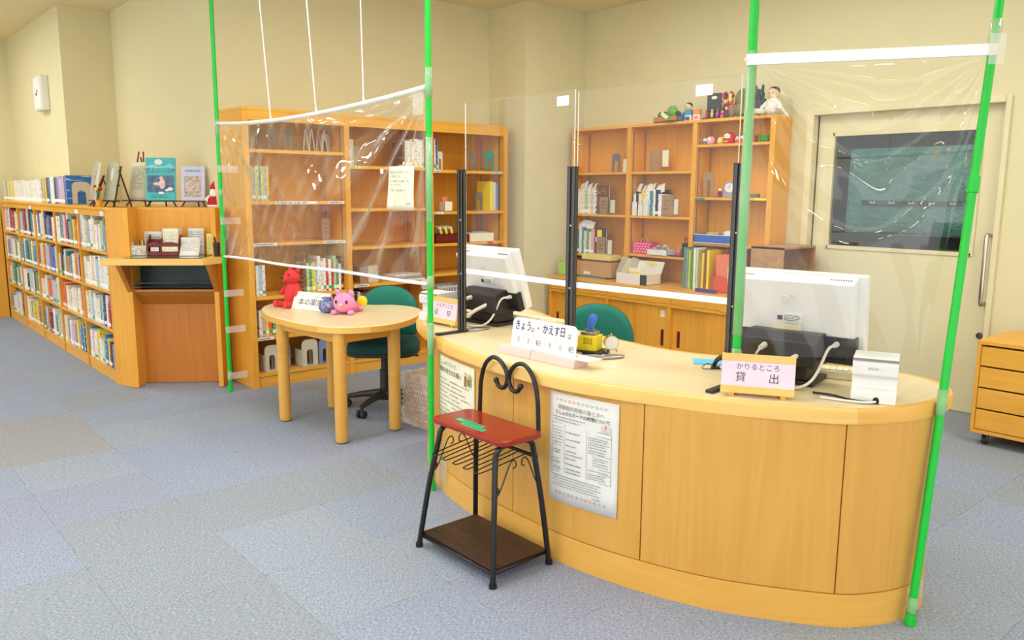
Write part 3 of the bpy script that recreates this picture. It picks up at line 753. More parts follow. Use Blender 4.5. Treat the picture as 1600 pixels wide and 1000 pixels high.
arch_bookend('dark grey arched bookend facing out on the tall bookcase top shelf', GREYM, bk(2.70, .12, 1.796), .35, .09, .165, GB)
arch_bookend('dark grey arched bookend alone in the middle of the top shelf', GREYM, bk(2.83, .12, 1.796), .3, .08, .165, GB)
WIRE = pm('cream_coated_wire', (226, 218, 198), .4)
def wire_bookend(label, loc, rz, s=1.0):
    t = thing('wire_bookend', label, 'bookend', loc, rz, 'cream wire bookends')
    for q in (0, .055):
        L_ = [(-.03, 0, .003), (-.012, 0, .11), (.0, 0, .15), (.012, 0, .11), (.035, .0, .003)]
        MB().tube([(x*s, y+q, z*s) for x, y, z in catmull(L_, 5)], .0035, 6).build('wire_loop', WIRE, t)
    MB().tube([(-.03*s, 0, .003), (-.03*s, .055, .003)], .0035, 6).tube([(.035*s, 0, .003), (.035*s, .055, .003)], .0035, 6).build('wire_foot', WIRE, t)
wire_bookend('left cream wire bookend on the tall bookcase top shelf', bk(3.02, .1, 1.796), .5, 1.15)
wire_bookend('right cream wire bookend on the tall bookcase top shelf', bk(3.14, .12, 1.796), .5, 1.15)
arch_bookend('beige bookend behind the right wire bookend', BEIGE, bk(3.19, .2, 1.796), .3, .1, .15, GB)
rk = random.Random(21)
def put_books(x0, x1, z, zmax, cols, where, wr, dy=.06, hmin=.9, lean=0):
    return row_of_books(x0, x1, lambda x: (x, BY+dy, z+.001), zmax, 0, 'books in the tall bookcase', where, rk, hmin=hmin, colors=cols, lean=lean, wr=wr)
put_books(2.485, 2.645, 1.415, .265, ['yellow', 'pale green', 'lavender', 'yellow', 'pale blue', 'green'], 'comic set, second shelf of the left tall bay', (.013, .017), hmin=.97)
def hole_bookend(label, mat, loc, rz, w_=.1, h_=.17, group=None):
    t = thing('bookend', label, 'bookend', loc, rz, group)
    # plate with a 3x3 field of punched holes built as bars
    mb = MB(); xs = [-.5, -.26, -.16, -.05, .05, .16, .26, .5]; zs = [0, .3, .4, .5, .6, .7, .8, 1]
    for i in range(7):
        for k in range(7):
            if i in (1, 3, 5) and k in (1, 3, 5): continue
            mb.box(xs[i]*w_, xs[i+1]*w_, 0, .003, zs[k]*h_, zs[k+1]*h_)
    mb.build('plate', mat, t)
    B(-w_/2, w_/2, 0, .1, 0, .003).build('foot', mat, t)
    return t
hole_bookend('tan punched bookend on the third shelf of the left tall bay', TANM, bk(3.13, .12, 1.106), .2, .075, .17)
put_books(2.50, 2.58, .70, .24, ['white', 'pale blue', 'white'], 'fourth shelf, far left of the left tall bay', (.022, .026), hmin=.97)
put_books(2.89, 3.245, .70, .29, ['brown', 'pale green', 'green', 'yellow', 'pale blue', 'white', 'off-white', 'white', 'red', 'white', 'red', 'pale green', 'green', 'white', 'maroon'], 'fourth shelf of the left tall bay', (.02, .028), hmin=.7)
wire_bookend('cream wire bookend behind the table sign in the left tall bay', bk(2.85, .12, .701), .3, 1.0)
put_books(2.51, 2.66, .39, .22, ['white', 'pink', 'yellow', 'orange', 'green'], 'fifth shelf of the left tall bay', (.024, .03), hmin=.85, lean=.05)
# moulded plastic book stands along the bottom shelves
def mould_stand(label, mat, loc, w_=.13, h_=.21, rz=.0):
    t = thing('book_stand', label, 'bookend', loc, rz, 'moulded book stands on the bottom shelves')
    arch_plate(w_, h_, w_*.3, .012, w_*.4, h_*.62).build('front_plate', mat, t, bevel=.002)
    for s in (-1, 1): B(s*w_*.5-.006, s*w_*.5+.006, .0125, .12, .0085, h_*.62).build('side_wall', mat, t)
    arch_plate(w_*.62, h_*.8, w_*.2, .012, w_*.36, h_*.6).build('inner_plate', mat, t, loc=(0, .06, 0))
    B(-w_/2, w_/2, -.01, .13, 0, .008).build('base', mat, t, bevel=.002)
mould_stand('beige moulded book stand at the far left of the bottom shelf', BEIGE, bk(2.60, .05, .111), .115, .205)
mould_stand('blue-grey book stand half hidden behind the left table leg', BLUEG, bk(2.72, .1, .111), .11, .2)
mould_stand('large beige book stand between the two table legs', BEIGE, bk(2.915, .04, .111), .135, .215)
mould_stand('blue-grey book stand right of the large beige one', BLUEG, bk(3.055, .05, .111), .115, .2)
mould_stand('off-white book stand behind the front table leg', OFFW, bk(3.175, .07, .111), .105, .18)
mould_stand('blue-grey book stand under the office chair seat', BLUEG, bk(3.47, .08, .106), .11, .2)
mould_stand('beige book stand right of the blue one behind the chair', BEIGE, bk(3.6, .08, .106), .12, .215)
mould_stand('off-white book stand farthest right behind the chair', OFFW, bk(3.73, .08, .106), .11, .22)
# middle bay
put_books(3.305, 3.375, 1.695, .215, ['cream', 'white', 'off-white', 'pale green', 'white'], 'top shelf, left end of the middle tall bay', (.013, .016), hmin=.95, lean=.0)
arch_bookend('tan bookend beside the slim books in the middle tall bay', TANM, bk(3.42, .12, 1.696), .2, .07, .16, GB)
put_books(3.83, 4.055, 1.695, .25, ['brown', 'off-white', 'white', 'cream', 'white', 'off-white', 'white', 'white', 'cream'], 'top shelf, right end of the middle tall bay', (.022, .028), hmin=.85)
t = thing('storage_box', 'beige and brown storage box in the middle tall bay', 'box', bk(3.53, .08, .736))
B(-.04, .055, 0, .12, 0, .14).build('body', BEIGE, t, bevel=.002); B(-.11, -.042, .02, .14, 0, .13).build('side_pocket', TANM, t)
for i, (m_, n_) in enumerate(((PAPER, 'white'), (BLUEG, 'blue'), (CARD, 'brown'), (OFFW, 'off-white'))):
    o = B(-.16+.01*i, .16, 0, .22, 0, .012).build('magazine', m_, None, loc=bk(3.86, .02+.01*i, .736+.0125*i), bevel=.001); o.rotation_euler.z = .05*i
    tag(o, f'{n_} magazine, {["bottom", "second", "third", "top"][i]} of the pile in the middle tall bay', 'magazine', 'magazines in a flat pile')
put_books(3.31, 3.62, .45, .23, ['white', 'black', 'white', 'red', 'maroon', 'white', 'grey', 'white', 'black', 'red'], 'shelf behind the chair back in the middle tall bay', (.026, .034), hmin=.85)
# right bay
put_books(4.13, 4.2, 1.68, .29, ['orange', 'white', 'blue'], 'top shelf, left end of the right tall bay', (.022, .026), hmin=.8, lean=.03)
arch_bookend('clear grey bookend beside the blue book in the right tall bay', OFFW, bk(4.25, .1, 1.681), .1, .06, .16, GB)
arch_bookend('dark grey arched bookend on the right tall bay top shelf', GREYM, bk(4.645, .14, 1.681), .15, .085, .165, GB)
arch_bookend('teal arched bookend on the right tall bay top shelf', TEALM, bk(4.835, .13, 1.681), .1, .115, .19, GB)
t = thing('card_box', 'small cream card box with an orange card in the right tall bay', 'box', bk(4.31, .1, 1.321))
open_box(MB(), .09, .08, .085).build('box', CREAMP, t); o = B(-.035, .02, -.02, -.017, .02, .13).build('card', pm('orange_card', (226, 130, 90), .7), t); o.rotation_euler.y = -.15
arch_bookend('grey arched bookend on the second shelf of the right tall bay', GREYM, bk(4.73, .15, 1.321), .1, .085, .17, GB)
for i, (x, c_, n_) in enumerate(((4.80, YEL, 'yellow'), (4.835, OFFW, 'off-white'), (4.87, BLUEG, 'grey-blue'))):
    o = B(-.014, .014, 0, .2, 0, .27-.01*i).build('file_folder', c_, None, loc=bk(x, .05, 1.321), bevel=.001)
    tag(o, f'{n_} file folder standing at the right end of the right tall bay', 'file', 'file folders')
t = thing('tray', 'dark red tray of yellow tape rolls in the right tall bay', 'tray', bk(4.33, .11, 1.041))
open_box(MB(), .38, .17, .075, .006).build('tray_body', DKRED, t, bevel=.001)
B(.06, .15, -.0875, -.0855, .02, .04).build('name_card', PAPER, t)
for i in range(3):
    r = thing('tape_roll', f'yellow paper band roll, {ORD[i]} from left in the dark red tray', 'roll', bk(4.2+.06*i, .11, 1.05), .2, 'yellow band rolls in the red tray')
    MB().tube([(0, .07*math.cos(q/14*PI), .07+.065*math.sin(q/14*PI)) for q in range(15)], .012, 8).build('band', pm('mustard_band', (224, 200, 80), .7), r, smooth=True)
    B(-.011, .013, -.06, -.02, .115, .135).build('tag', PAPER, r)
tag(B(-.15, .15, 0, .18, 0, .075).build('flat_box', CREAMP, None, loc=bk(4.67, .04, 1.041), bevel=.003), 'long cream flat box right of the dark red tray', 'box')
tag(B(-.09, .09, 0, .14, 0, .085).build('flat_box', pm('lilac_dots', (200, 190, 205), .7, scale=60, rgb2=(170, 150, 190)), None, loc=bk(4.80, .225, 1.041), bevel=.003), 'lilac patterned box behind the cream flat box', 'box')
t = thing('mesh_basket', 'white lattice basket with blue contents in the right tall bay', 'basket', bk(4.34, .02, .462))
mb = MB()
for i in range(13): mb.box(-.19+i*.03, -.182+i*.03, 0, .006, 0, .2)
for z in (0, .045, .09, .135, .18): mb.box(-.19, .178, 0, .006, z, z+.012)
mb.build('front_lattice', WHITE, t)
mb = MB(); mb.box(-.19, -.184, 0, .25, 0, .19).box(.172, .178, 0, .25, 0, .19).box(-.19, .178, .244, .25, 0, .19).box(-.19, .178, 0, .25, 0, .006)
mb.build('basket_shell', WHITE, t)
B(-.18, .168, .02, .23, .008, .12).build('blue_bundle', pm('pale_blue_bundle', (120, 190, 210), .7, var=.1), t)
# ================================================================ wall unit by the door (faces -X)
RX, RY = 5.64, 5.60
def RW(u, v, z): return (RX+v, RY-u, z)
RR = -PI/2
ru = thing('wall_unit', 'maple wall unit of open shelves above sliding-door cabinets', 'cabinet', (RX, RY, 0), RR)
US = [(0, .045), (.70, .745), (1.415, 1.46), (2.14, 2.185)]
for a, b_ in US: B(a, b_, 0, .236, .70, 2.07).build('upright', WOOD, ru, bevel=.002)
B(-.0, 2.185, -.004, .238, 2.07, 2.095).build('top_board', WOODH, ru, bevel=.002)
RS = [[.905, 1.29, 1.68], [.945, 1.29, 1.68], [1.08, 1.46, 1.892]]
for i in range(3):
    a, b_ = US[i][1], US[i+1][0]
    for z in RS[i]: B(a, b_, .008, .225, z-.022, z).build('shelf', WOODH, ru, bevel=.0015)
    B(a, b_, .224, .236, .70, 2.07).build('back_panel', WOOD, ru)
    mb = MB()
    for q in (.03, .19): mb.box(a, a+.004, q, q+.014, .74, 2.04).box(b_-.004, b_, q, q+.014, .74, 2.04)
    mb.build('shelf_track', STEEL, ru)
B(-.005, 2.19, -.295, .238, .672, .70).build('worktop', WOODH, ru, bevel=.004)
B(0, 2.185, -.262, .236, .0, .05).build('plinth', WDARK, ru)
cs = [(0, .03), (.73, .77), (1.44, 1.475), (2.15, 2.185)]
for a, b_ in cs: B(a, b_, -.28, .236, .05, .672).build('cabinet_upright', WOOD, ru, bevel=.0015)
for i in range(3):
    a, b_ = cs[i][1], cs[i+1][0]; m_ = (a+b_)/2
    for x0, x1 in ((a, m_), (m_, b_)):
        dr = B(x0+.0015, x1-.0015, -.276, -.256, .575, .67).build('drawer', WOODH, ru, bevel=.001)
        MB().yprism([(x0+.13, .572), (x1-.13, .572), (x1-.15, .58), (x0+.15, .58)], -.288, -.27).build('finger_lip', WOODH, dr)
    B(a, b_, -.282, -.24, .548, .572).build('rail', WOODH, ru, bevel=.002)
    for k, (x0, x1) in enumerate(((a, m_+.012), (m_-.012, b_))):
        yy = -.262+.02*(1-k)
        dd = B(x0, x1, yy, yy+.016, .055, .546).build('sliding_door', WOOD, ru)
        px = x0+.045 if k == 0 else x1-.075
        MB().box(px, px+.03, yy-.002, yy+.004, .21, .35).build('recessed_pull', DKRED, dd)
        B(px+.009, px+.021, yy-.0035, yy-.001, .225, .335).build('pull_hollow_shade', pm('pull_shadow', (70, 22, 12), .6), dd)  # dark strip painted in for the shade inside the pull
    B(a, b_, -.255, .22, .05, .058).build('cabinet_floor', WDARK, ru)
B(1.355, 1.40, -.266, -.2625, .455, .485).build('memo_note', CREAMP, ru); B(1.36, 1.40, -.2665, -.2625, .488, .51).build('memo_note', OFFW, ru)
MB().box(.99, 1.06, -.2775, -.276, .65, .667).build('drawer_label', PAPER, ru)
for x0, x1, z, m_ in ((1.46, 1.555, 1.46, TEALM), (2.03, 2.135, 1.46, YEL)): B(x0, x1, .0045, .0078, z-.02, z-.004).build('label_strip', m_, ru)
# ---- contents
GR = 'bookends in the wall unit'
def spacer(label, loc): return tag(B(0, .05, 0, .006, 0, .14).build('spacer_plate', OFFW, None, loc=loc, rot=(0, 0, RR)), label, 'bookend')
arch_bookend('dark grey arched bookend on the wall unit top left shelf', GREYM, RW(.52, .06, 1.681), RR, .1, .17, GR)
tag(B(0, .06, 0, .006, 0, .12).build('spacer_plate', CREAMP, None, loc=RW(.58, .09, 1.681), rot=(0, 0, RR)), 'cream plate beside the grey bookend, top left shelf', 'bookend')
hole_bookend('tan punched bookend on the wall unit top middle shelf', TANM, RW(.975, .06, 1.681), RR, .115, .185, GR)
tag(B(0, .065, 0, .006, 0, .14).build('spacer_plate', CREAMP, None, loc=RW(1.035, .09, 1.723), rot=(0, 0, RR)), 'cream plate beside the punched bookend, top middle shelf', 'bookend')
rw = random.Random(33)
def rbooks(u0, u1, z, zmax, cols, where, wr=(.026, .04), hmin=.75, v=.03):
    return row_of_books(u0, u1, lambda x: RW(x, v, z+.001), zmax, RR, 'books in the wall unit', where, rw, hmin=hmin, colors=cols, wr=wr, dpt=.17)
def slips(u0, u1, v, z, n, where):
    for i in range(n):
        u = u0+(u1-u0)*(i+.5)/n
        o = MB().grid(lambda a, b: ((a-.5)*.055, .03*b*b, b*.075), 1, 4).build('request_slip', PAPER, None, loc=RW(u, v, z+rw.uniform(0, .03)), rot=(rw.uniform(-.15, .1), rw.uniform(-.25, .25), RR+rw.uniform(-.4, .4)), solid=.001)
        tag(o, f'white slip, {ORD[i]} from left, sticking up from {where}', 'paper slip', 'paper slips between the books')
rbooks(.055, .30, 1.29, .26, ['white', 'white', 'off-white', 'pale green', 'white', 'cream', 'white'], 'second shelf, left bay of the wall unit', hmin=.78)
slips(.06, .28, .06, 1.5, 4, 'the left bay second-shelf books')
t = thing('picture_book', 'dark brown picture book standing cover-out in the left wall bay', 'book', RW(.365, .05, 1.291), RR)
B(-.075, .085, 0, .004, 0, .27).build('front_cover', pm('umber_cover', (92, 66, 50), .4, scale=20, rgb2=(120, 84, 58)), t); B(-.073, .083, .004, .014, .003, .267).build('page_block', PAGES, t); B(-.075, .085, .014, .018, 0, .27).build('back_cover', GREYM, t)
MB().ball((-.03, -.001, .1), (.012, .003, .05)).build('red_figure_art', REDINK, t)
dots = MB()
for i in range(12): dots.ball((rw.uniform(-.065, .075), -.001, rw.uniform(.19, .25)), (.008, .002, .007), 6, 4)
dots.build('fruit_art', pm('orange_art', (214, 120, 50), .6), t)
hole_bookend('tan punched bookend before the brown picture book', TANM, RW(.41, .025, 1.291), RR, .1, .16, GR)
tag(B(0, .055, 0, .006, 0, .12).build('spacer_plate', OFFW, None, loc=RW(.475, .045, 1.305), rot=(0, 0, RR)), 'white plate right of the brown picture book', 'bookend')
rbooks(.055, .285, .905, .27, ['teal', 'white', 'teal', 'off-white', 'green', 'white', 'pink'], 'third shelf, left bay of the wall unit', hmin=.78)
slips(.06, .25, .06, 1.12, 4, 'the left bay third-shelf books')
t = thing('picture_book', 'black picture book with yellow panel in the left wall bay', 'book', RW(.345, .05, .906), RR)
B(-.08, .08, 0, .004, 0, .25).build('front_cover', pm('ink_cover', (50, 44, 52), .4, scale=24, rgb2=(84, 60, 60)), t); B(-.078, .078, .004, .016, .003, .247).build('page_block', PAGES, t); B(-.08, .08, .016, .02, 0, .25).build('back_cover', BLACKP, t)
B(-.03, .03, -.002, 0, .17, .235).build('yellow_panel', YEL, t); B(-.05, .075, -.0022, 0, .12, .165).build('pale_panel', PINKP, t)
hole_bookend('tan punched bookend before the black picture book', TANM, RW(.385, .025, .906), RR, .105, .17, GR)
tag(B(0, .05, 0, .006, 0, .13).build('spacer_plate', OFFW, None, loc=RW(.455, .045, .92), rot=(0, 0, RR)), 'white plate right of the black picture book', 'bookend')
rbooks(.77, 1.10, 1.29, .24, ['white', 'black', 'off-white', 'yellow', 'cream', 'white', 'teal', 'white', 'navy', 'white', 'black'], 'second shelf, middle bay of the wall unit', hmin=.78)
slips(.78, 1.1, .06, 1.49, 6, 'the middle bay second-shelf books')
for i, (u, h_) in enumerate(((.77, .12), (.84, .1), (.90, .15))):
    tag(B(0, .05, 0, .012, 0, h_).build('index_card_stack', PAPER, None, loc=RW(u, .012, 1.291), rot=(0, 0, RR), bevel=.001), f'white card packet, {ORD[i]} from left before the middle bay books', 'card packet', 'white card packets')
hole_bookend('tan punched bookend at the right of the middle bay books', TANM, RW(1.155, .03, 1.291), RR, .11, .18, GR)
tag(B(0, .045, 0, .006, 0, .13).build('spacer_plate', OFFW, None, loc=RW(1.21, .05, 1.31), rot=(0, 0, RR)), 'white plate at the right end of the middle bay books', 'bookend')
# pink dotted box, white tray and desk things
t = thing('dotted_box', 'pink polka-dot box on the middle bay shelf', 'box', RW(.86, .05, .946), RR)
B(-.10, .10, 0, .13, 0, .105).build('box_body', pm('hot_pink', (226, 60, 130), .6), t, bevel=.003)
dt = MB()
for i in range(6):
    for k in range(4): dt.ball((-.082+i*.033+(k % 2)*.012, 0, .018+k*.024), (.0075, .0015, .0075), 8, 4)
dt.build('white_dots', PAPER, t)
MB().tube([(-.05, .05, .1), (-.03, .06, .14), (0, .05, .135), (.02, .05, .15), (.04, .05, .1)], .006, 6).build('gold_bow', gold, t)
t = thing('white_tray', 'white paper tray of crumpled slips beside the pink box', 'tray', RW(1.08, .06, .946), RR)
open_box(MB(), .22, .12, .05).build('tray_body', WHITE, t)
cr = MB()
for i in range(9): cr.ball((rw.uniform(-.08, .07), rw.uniform(-.03, .03), .055+rw.uniform(0, .03)), (rw.uniform(.015, .03), .02, rw.uniform(.01, .022)), 6, 5)
cr.build('crumpled_slips', pm('shredded_paper', (226, 220, 210), .9, scale=60, rgb2=(160, 150, 140)), t)
tag(B(-.06, .06, 0, .08, 0, .05).build('pink_note_block', pm('salmon_block', (236, 160, 150), .7), None, loc=RW(1.16, .14, .946), rot=(0, 0, RR)), 'salmon pink note block behind the white tray', 'note pad')
t = thing('glue_bottle', 'small glue bottle with red label on the middle bay shelf', 'bottle', RW(1.285, .05, .946), RR)
MB().lathe([(.018, 0), (.02, .04), (.012, .055), (.007, .075), (.003, .08)], 12).build('bottle_body', pm('amber_glue', (190, 130, 60), .3), t, smooth=40); MB().lathe([(.0205, .008), (.0208, .035)], 12).build('label', REDINK, t)
t = thing('pen_cup', 'black pen cup with scissors at the middle bay right end', 'pen holder', RW(1.365, .06, .946), RR)
open_box(MB(), .07, .06, .12).build('cup', BLACKP, t)
for i, m_ in enumerate((BLACKP, REDINK, NAVY, BLACKP)): MB().tube([(-.02+.014*i, 0, .02), (-.026+.018*i, .01*(i % 2), .17)], .004, 6).build('pen', m_, t)
for s in (-1, 1): MB().tube([(s*.015+.012*math.cos(q*PI/5), 0, .165+.016*math.sin(q*PI/5)) for q in range(10)], .003, 6, closed=True).build('scissor_ring', REDINK, t)
tag(B(-.09, .09, 0, .06, 0, .008).build('ruler', NAVY, None, loc=RW(1.22, .01, .946), rot=(0, 0, RR)), 'dark blue ruler lying along the middle bay shelf', 'ruler')
# worktop things, left and middle bays
t = thing('cardboard_box', 'long brown carton with white label on the wall unit worktop', 'box', RW(.36, -.13, .716), RR)
B(-.27, .30, 0, .2, 0, .135).build('carton', CARD, t, bevel=.003); B(-.04, .04, -.0025, 0, .015, .04).build('carton_label', PAPER, t); B(-.27, .30, -.001, .2, .1, .1015).build('lid_seam', WDARK, t)
tag(B(-.18, .18, 0, .15, 0, .05).build('flat_box', pm('straw_box', (232, 212, 120), .7), None, loc=RW(.44, -.1, .8665), rot=(0, 0, RR), bevel=.003), 'straw yellow flat box on top of the brown carton', 'box')
tag(B(-.2, .2, 0, .16, 0, .014).build('flat_box', pm('wine_box', (110, 32, 40), .6), None, loc=RW(.42, -.105, .852), rot=(0, 0, RR), bevel=.002), 'thin wine red box under the straw yellow box', 'box')
tag(B(-.3, .25, 0, .2, 0, .015).build('file_folder', pm('teal_file', (60, 130, 130), .5), None, loc=RW(.35, -.14, .7005), rot=(0, 0, RR+.02), bevel=.001), 'flat teal file under the brown carton', 'file')
t = thing('lime_bag', 'small lime green bag beside the brown carton', 'bag', RW(.06, -.16, .7005), RR)
MB().prism([(-.04, -.02), (.04, -.02), (.045, .02), (-.045, .02)], 0, .12).build('bag_body', pm('lime_vinyl', (160, 210, 40), .5), t, bevel=.01)
MB().tube([(-.025, 0, .11), (-.02, 0, .17), (0, 0, .19), (.02, 0, .17), (.025, 0, .11)], .004, 6).build('handle', pm('lime_vinyl', (160, 210, 40)), t)
t = thing('card_organiser', 'slanted grey card organiser on the worktop', 'organiser', RW(.81, -.15, .7005), RR)
for s in (-1, 1): MB().xprism([(0, 0), (.16, 0), (.16, .2), (.08, .22), (0, .08)], s*.06-.004, s*.06+.004).build('side', BEIGE, t)
B(-.06, .06, .0, .16, 0, .006).build('base', BEIGE, t); MB().xprism([(.0, .0), (.006, .0), (.15, .2), (.144, .2)], -.056, .056).build('slope', BEIGE, t); MB().ball((.0, .05, .11), (.02, .004, .006)).build('yellow_tag', YEL, t)
t = thing('open_carton', 'open white and black carton on the worktop', 'box', RW(1.0, -.14, .7005), RR)
open_box(MB(), .34, .2, .09, .004).build('carton_body', CREAMP, t)
B(-.172, .1, -.1025, -.1005, .0, .075).build('front_print', PAPER, t); B(.10, .172, -.1028, -.1005, 0, .09).build('dark_corner', BLACKP, t); MB().xprism([(.1, .09), (.104, .09), (.15, .19), (.146, .19)], -.12, .17).build('lid', OFFW, t)
B(-.06, .1, -.06, -.05, .09, .14).build('inner_flap', CREAMP, t); B(-.04, .06, -.063, -.0605, .095, .11).build('yellow_tag', YEL, t); B(.0, .1, .1, .104, .17, .188).build('yellow_tag', YEL, t)
# right bay: daruma row
def daruma(label, u, r, body, rim=None, v=.1):
    t = thing('daruma_doll', label, 'doll', RW(u, v, 1.893), RR, 'daruma dolls in a row')
    MB().lathe([(r*.5, 0), (r*.85, r*.15), (r, r*.8), (r*.92, r*1.25), (r*.6, r*1.7), (r*.1, r*1.85)], 18).build('body', body, t, smooth=True)
    MB().ball((0, -r*.72, r*1.05), (r*.62, r*.3, r*.55), 16, 10).build('face', pm('doll_face', (246, 232, 214), .6), t, smooth=True)
    e = MB()
    for s in (-1, 1): e.ball((s*r*.25, -r*1.0, r*1.12), (r*.07, r*.04, r*.08), 8, 6)
    e.ball((0, -r*1.0, r*.85), (r*.14, r*.04, r*.035), 8, 6); e.build('features', INK, t)
    B(-r*.3, r*.3, -r*.99, -r*.8, r*.3, r*.42).build('belly_mark', YEL, t)
DR = pm('daruma_red', (214, 36, 60), .45)
daruma('blue daruma doll, leftmost in the row', 1.487, .034, pm('daruma_blue', (40, 90, 170), .45))
daruma('pink daruma doll beside the blue one', 1.556, .036, pm('daruma_pink', (240, 160, 190), .45), v=.06)
daruma('yellow daruma doll left of the big red one', 1.63, .032, pm('daruma_yellow', (240, 214, 60), .45))
daruma('largest red daruma doll in the middle of the row', 1.71, .052, DR)
daruma('small red daruma doll right of the largest one', 1.80, .033, DR)
daruma('small red daruma doll beside the green pole', 1.865, .036, DR, v=.07)
for i in range(5):
    t = thing('pom_figure', f'tiny {"maroon" if i == 0 else "green"} pom-pom figure, {ORD[i]} in the row right of the dolls', 'figurine', RW(1.97+.034*i, .08, 1.893), RR, 'pom-pom figures')
    g_ = pm('pom_maroon', (150, 24, 44), .9) if i == 0 else pm('pom_green', (60, 160, 50), .9, var=.15, scale=90)
    MB().ball((0, 0, .02), (.017, .017, .02)).build('body', g_, t, smooth=True); MB().ball((0, -.004, .045), .013).build('head', g_, t, smooth=True)
arch_bookend('tan arched bookend on the right bay of the wall unit', TANM, RW(1.56, .05, 1.461), RR, .105, .2, GR, iw=.28, ih=.7)
t = thing('kokeshi_doll', 'tiny wooden kokeshi doll beside the tan bookend', 'doll', RW(1.67, .06, 1.461), RR)
MB().lathe([(.013, 0), (.018, .02), (.015, .045), (.008, .05)], 12).build('body', NAVY, t, smooth=True); MB().ball((0, 0, .06), .014).build('head', pm('doll_face', (246, 232, 214)), t, smooth=True); MB().lathe([(.0185, .012), (.0188, .022)], 12).build('sash', REDINK, t)
t = thing('desk_clock', 'grey arched desk clock on the right bay shelf', 'clock', RW(1.765, .05, 1.461), RR+.15)
arch = [(-.055, 0), (-.05, .08)]+[(-.05*math.cos(k*PI/8), .08+.05*math.sin(k*PI/8)) for k in range(1, 8)]+[(.05, .08), (.055, 0)]
MB().yprism(arch, 0, .04).build('case', pm('clock_grey', (150, 156, 164), .4), t, bevel=.003); MB().cyl((0, -.003, .078), (0, .002, .078), .038, n=20).build('dial', PAPER, t)
MB().tube([(0, -.005, .078), (.0, -.005, .104)], .0015, 5).tube([(0, -.005, .078), (-.018, -.005, .085)], .0015, 5).build('hands', INK, t)
tag(B(-.04, .04, 0, .03, 0, .03).build('small_box', pm('moss_box', (100, 120, 80), .6), None, loc=RW(2.0, .04, 1.461), rot=(0, 0, RR)), 'tiny moss green box right of the desk clock', 'box')
t = thing('blue_file_tray', 'blue cardboard tray on the right bay lower shelf', 'tray', RW(1.66, .03, 1.081), RR)
open_box(MB(), .36, .2, .075, .005).build('tray_body', pm('cobalt_card', (60, 100, 190), .6), t, loc=(0, .06, 0)); B(-.185, .185, -.044, -.0405, .0, .006).build('white_edge', PAPER, t); B(-.185, .185, -.044, -.0405, .069, .075).build('white_edge', PAPER, t)
MB().ball((.1, .06, .08), (.06, .05, .03), 7, 5).build('crumpled_tissue', PAPER, t); MB().tube([(-.1, .03, .078), (0, .05, .082)], .006, 6).build('marker', YEL, t)
arch_bookend('tan arched bookend at the right end of the lower shelf', TANM, RW(2.035, .06, .81), RR, .085, .2, GR, iw=.3)
B(1.95, 2.135, .008, .225, .788, .808).build('shelf', WOODH, ru)
FC = [('teal', (60, 150, 140)), ('grey', (150, 150, 140)), ('lime', (180, 200, 70)), ('green', (80, 150, 60)), ('white', (236, 234, 226)), ('pale green', (190, 210, 150)), ('tan', (180, 140, 90)), ('yellow', (240, 210, 60)), ('brown', (140, 90, 50)), ('bright yellow', (250, 220, 30))]
for i, (n_, c_) in enumerate(FC):
    o = B(-.011, .011, 0, .26, 0, .345-.012*(i % 4)).build('file_folder', pm('file_'+n_.replace(' ', '_'), c_, .5), None, loc=RW(1.475+.026*i, -.12, .7005), rot=(0, rw.uniform(-.01, .01), RR), bevel=.001)
    tag(o, f'{n_} upright file, {ORD[i]} from left on the worktop by the red file box', 'file', 'upright files on the worktop')
t = thing('file_box', 'orange-red magazine file box on the worktop', 'file box', RW(1.85, -.14, .7005), RR)
orange = pm('orange_red_board', (222, 92, 54), .6)
for s in (-1, 1): MB().xprism([(0, 0), (.27, 0), (.27, .34), (.2, .34), (0, .13)], s*.075-.003, s*.075+.003).build('side', orange, t)
B(-.075, .075, .265, .27, 0, .34).build('back', orange, t); B(-.075, .075, 0, .27, 0, .004).build('base', orange, t); B(-.075, .075, 0, .005, 0, .13).build('front', orange, t); B(-.06, .06, .02, .25, .01, .3).build('papers', pm('salmon_paper', (236, 130, 100), .7), t)
tag(B(-.1, .1, 0, .012, 0, .03).build('stapler_case', pm('purple_case', (80, 60, 150), .5), None, loc=RW(1.78, -.24, .7005), rot=(0, 0, RR)), 'purple case lying at the worktop front edge', 'case')
# things along the top of the wall unit
ZT = 2.0955
t = thing('plant_tray', 'brown tray of green felt vegetables on the wall unit top', 'tray', RW(1.13, .05, ZT), RR)
open_box(MB(), .25, .12, .045, .005).build('tray_body', WDARK, t)
fg = pm('felt_green', (110, 170, 60), .9, var=.15, scale=60); fd = pm('felt_dark_green', (50, 120, 50), .9, var=.15, scale=60)
for x, z, r, m_ in ((-.09, .06, .035, fd), (-.05, .065, .03, fd), (.03, .09, .05, fg), (-.01, .06, .03, fg), (.09, .06, .03, BLACKP), (.06, .055, .03, fg)): MB().ball((x, 0, z), (r, r*.8, r)).build('felt_vegetable', m_, t, smooth=True)
MB().add([(-.03, -.07, .09), (.05, -.075, .04), (.02, -.07, .02), (-.05, -.065, .06)], [(0, 1, 2, 3)]).build('leaf_card', CREAMP, t, solid=.002)
MB().ball((.06, -.09, .01), (.06, .03, .008)).build('green_dish', fg, t, smooth=True)
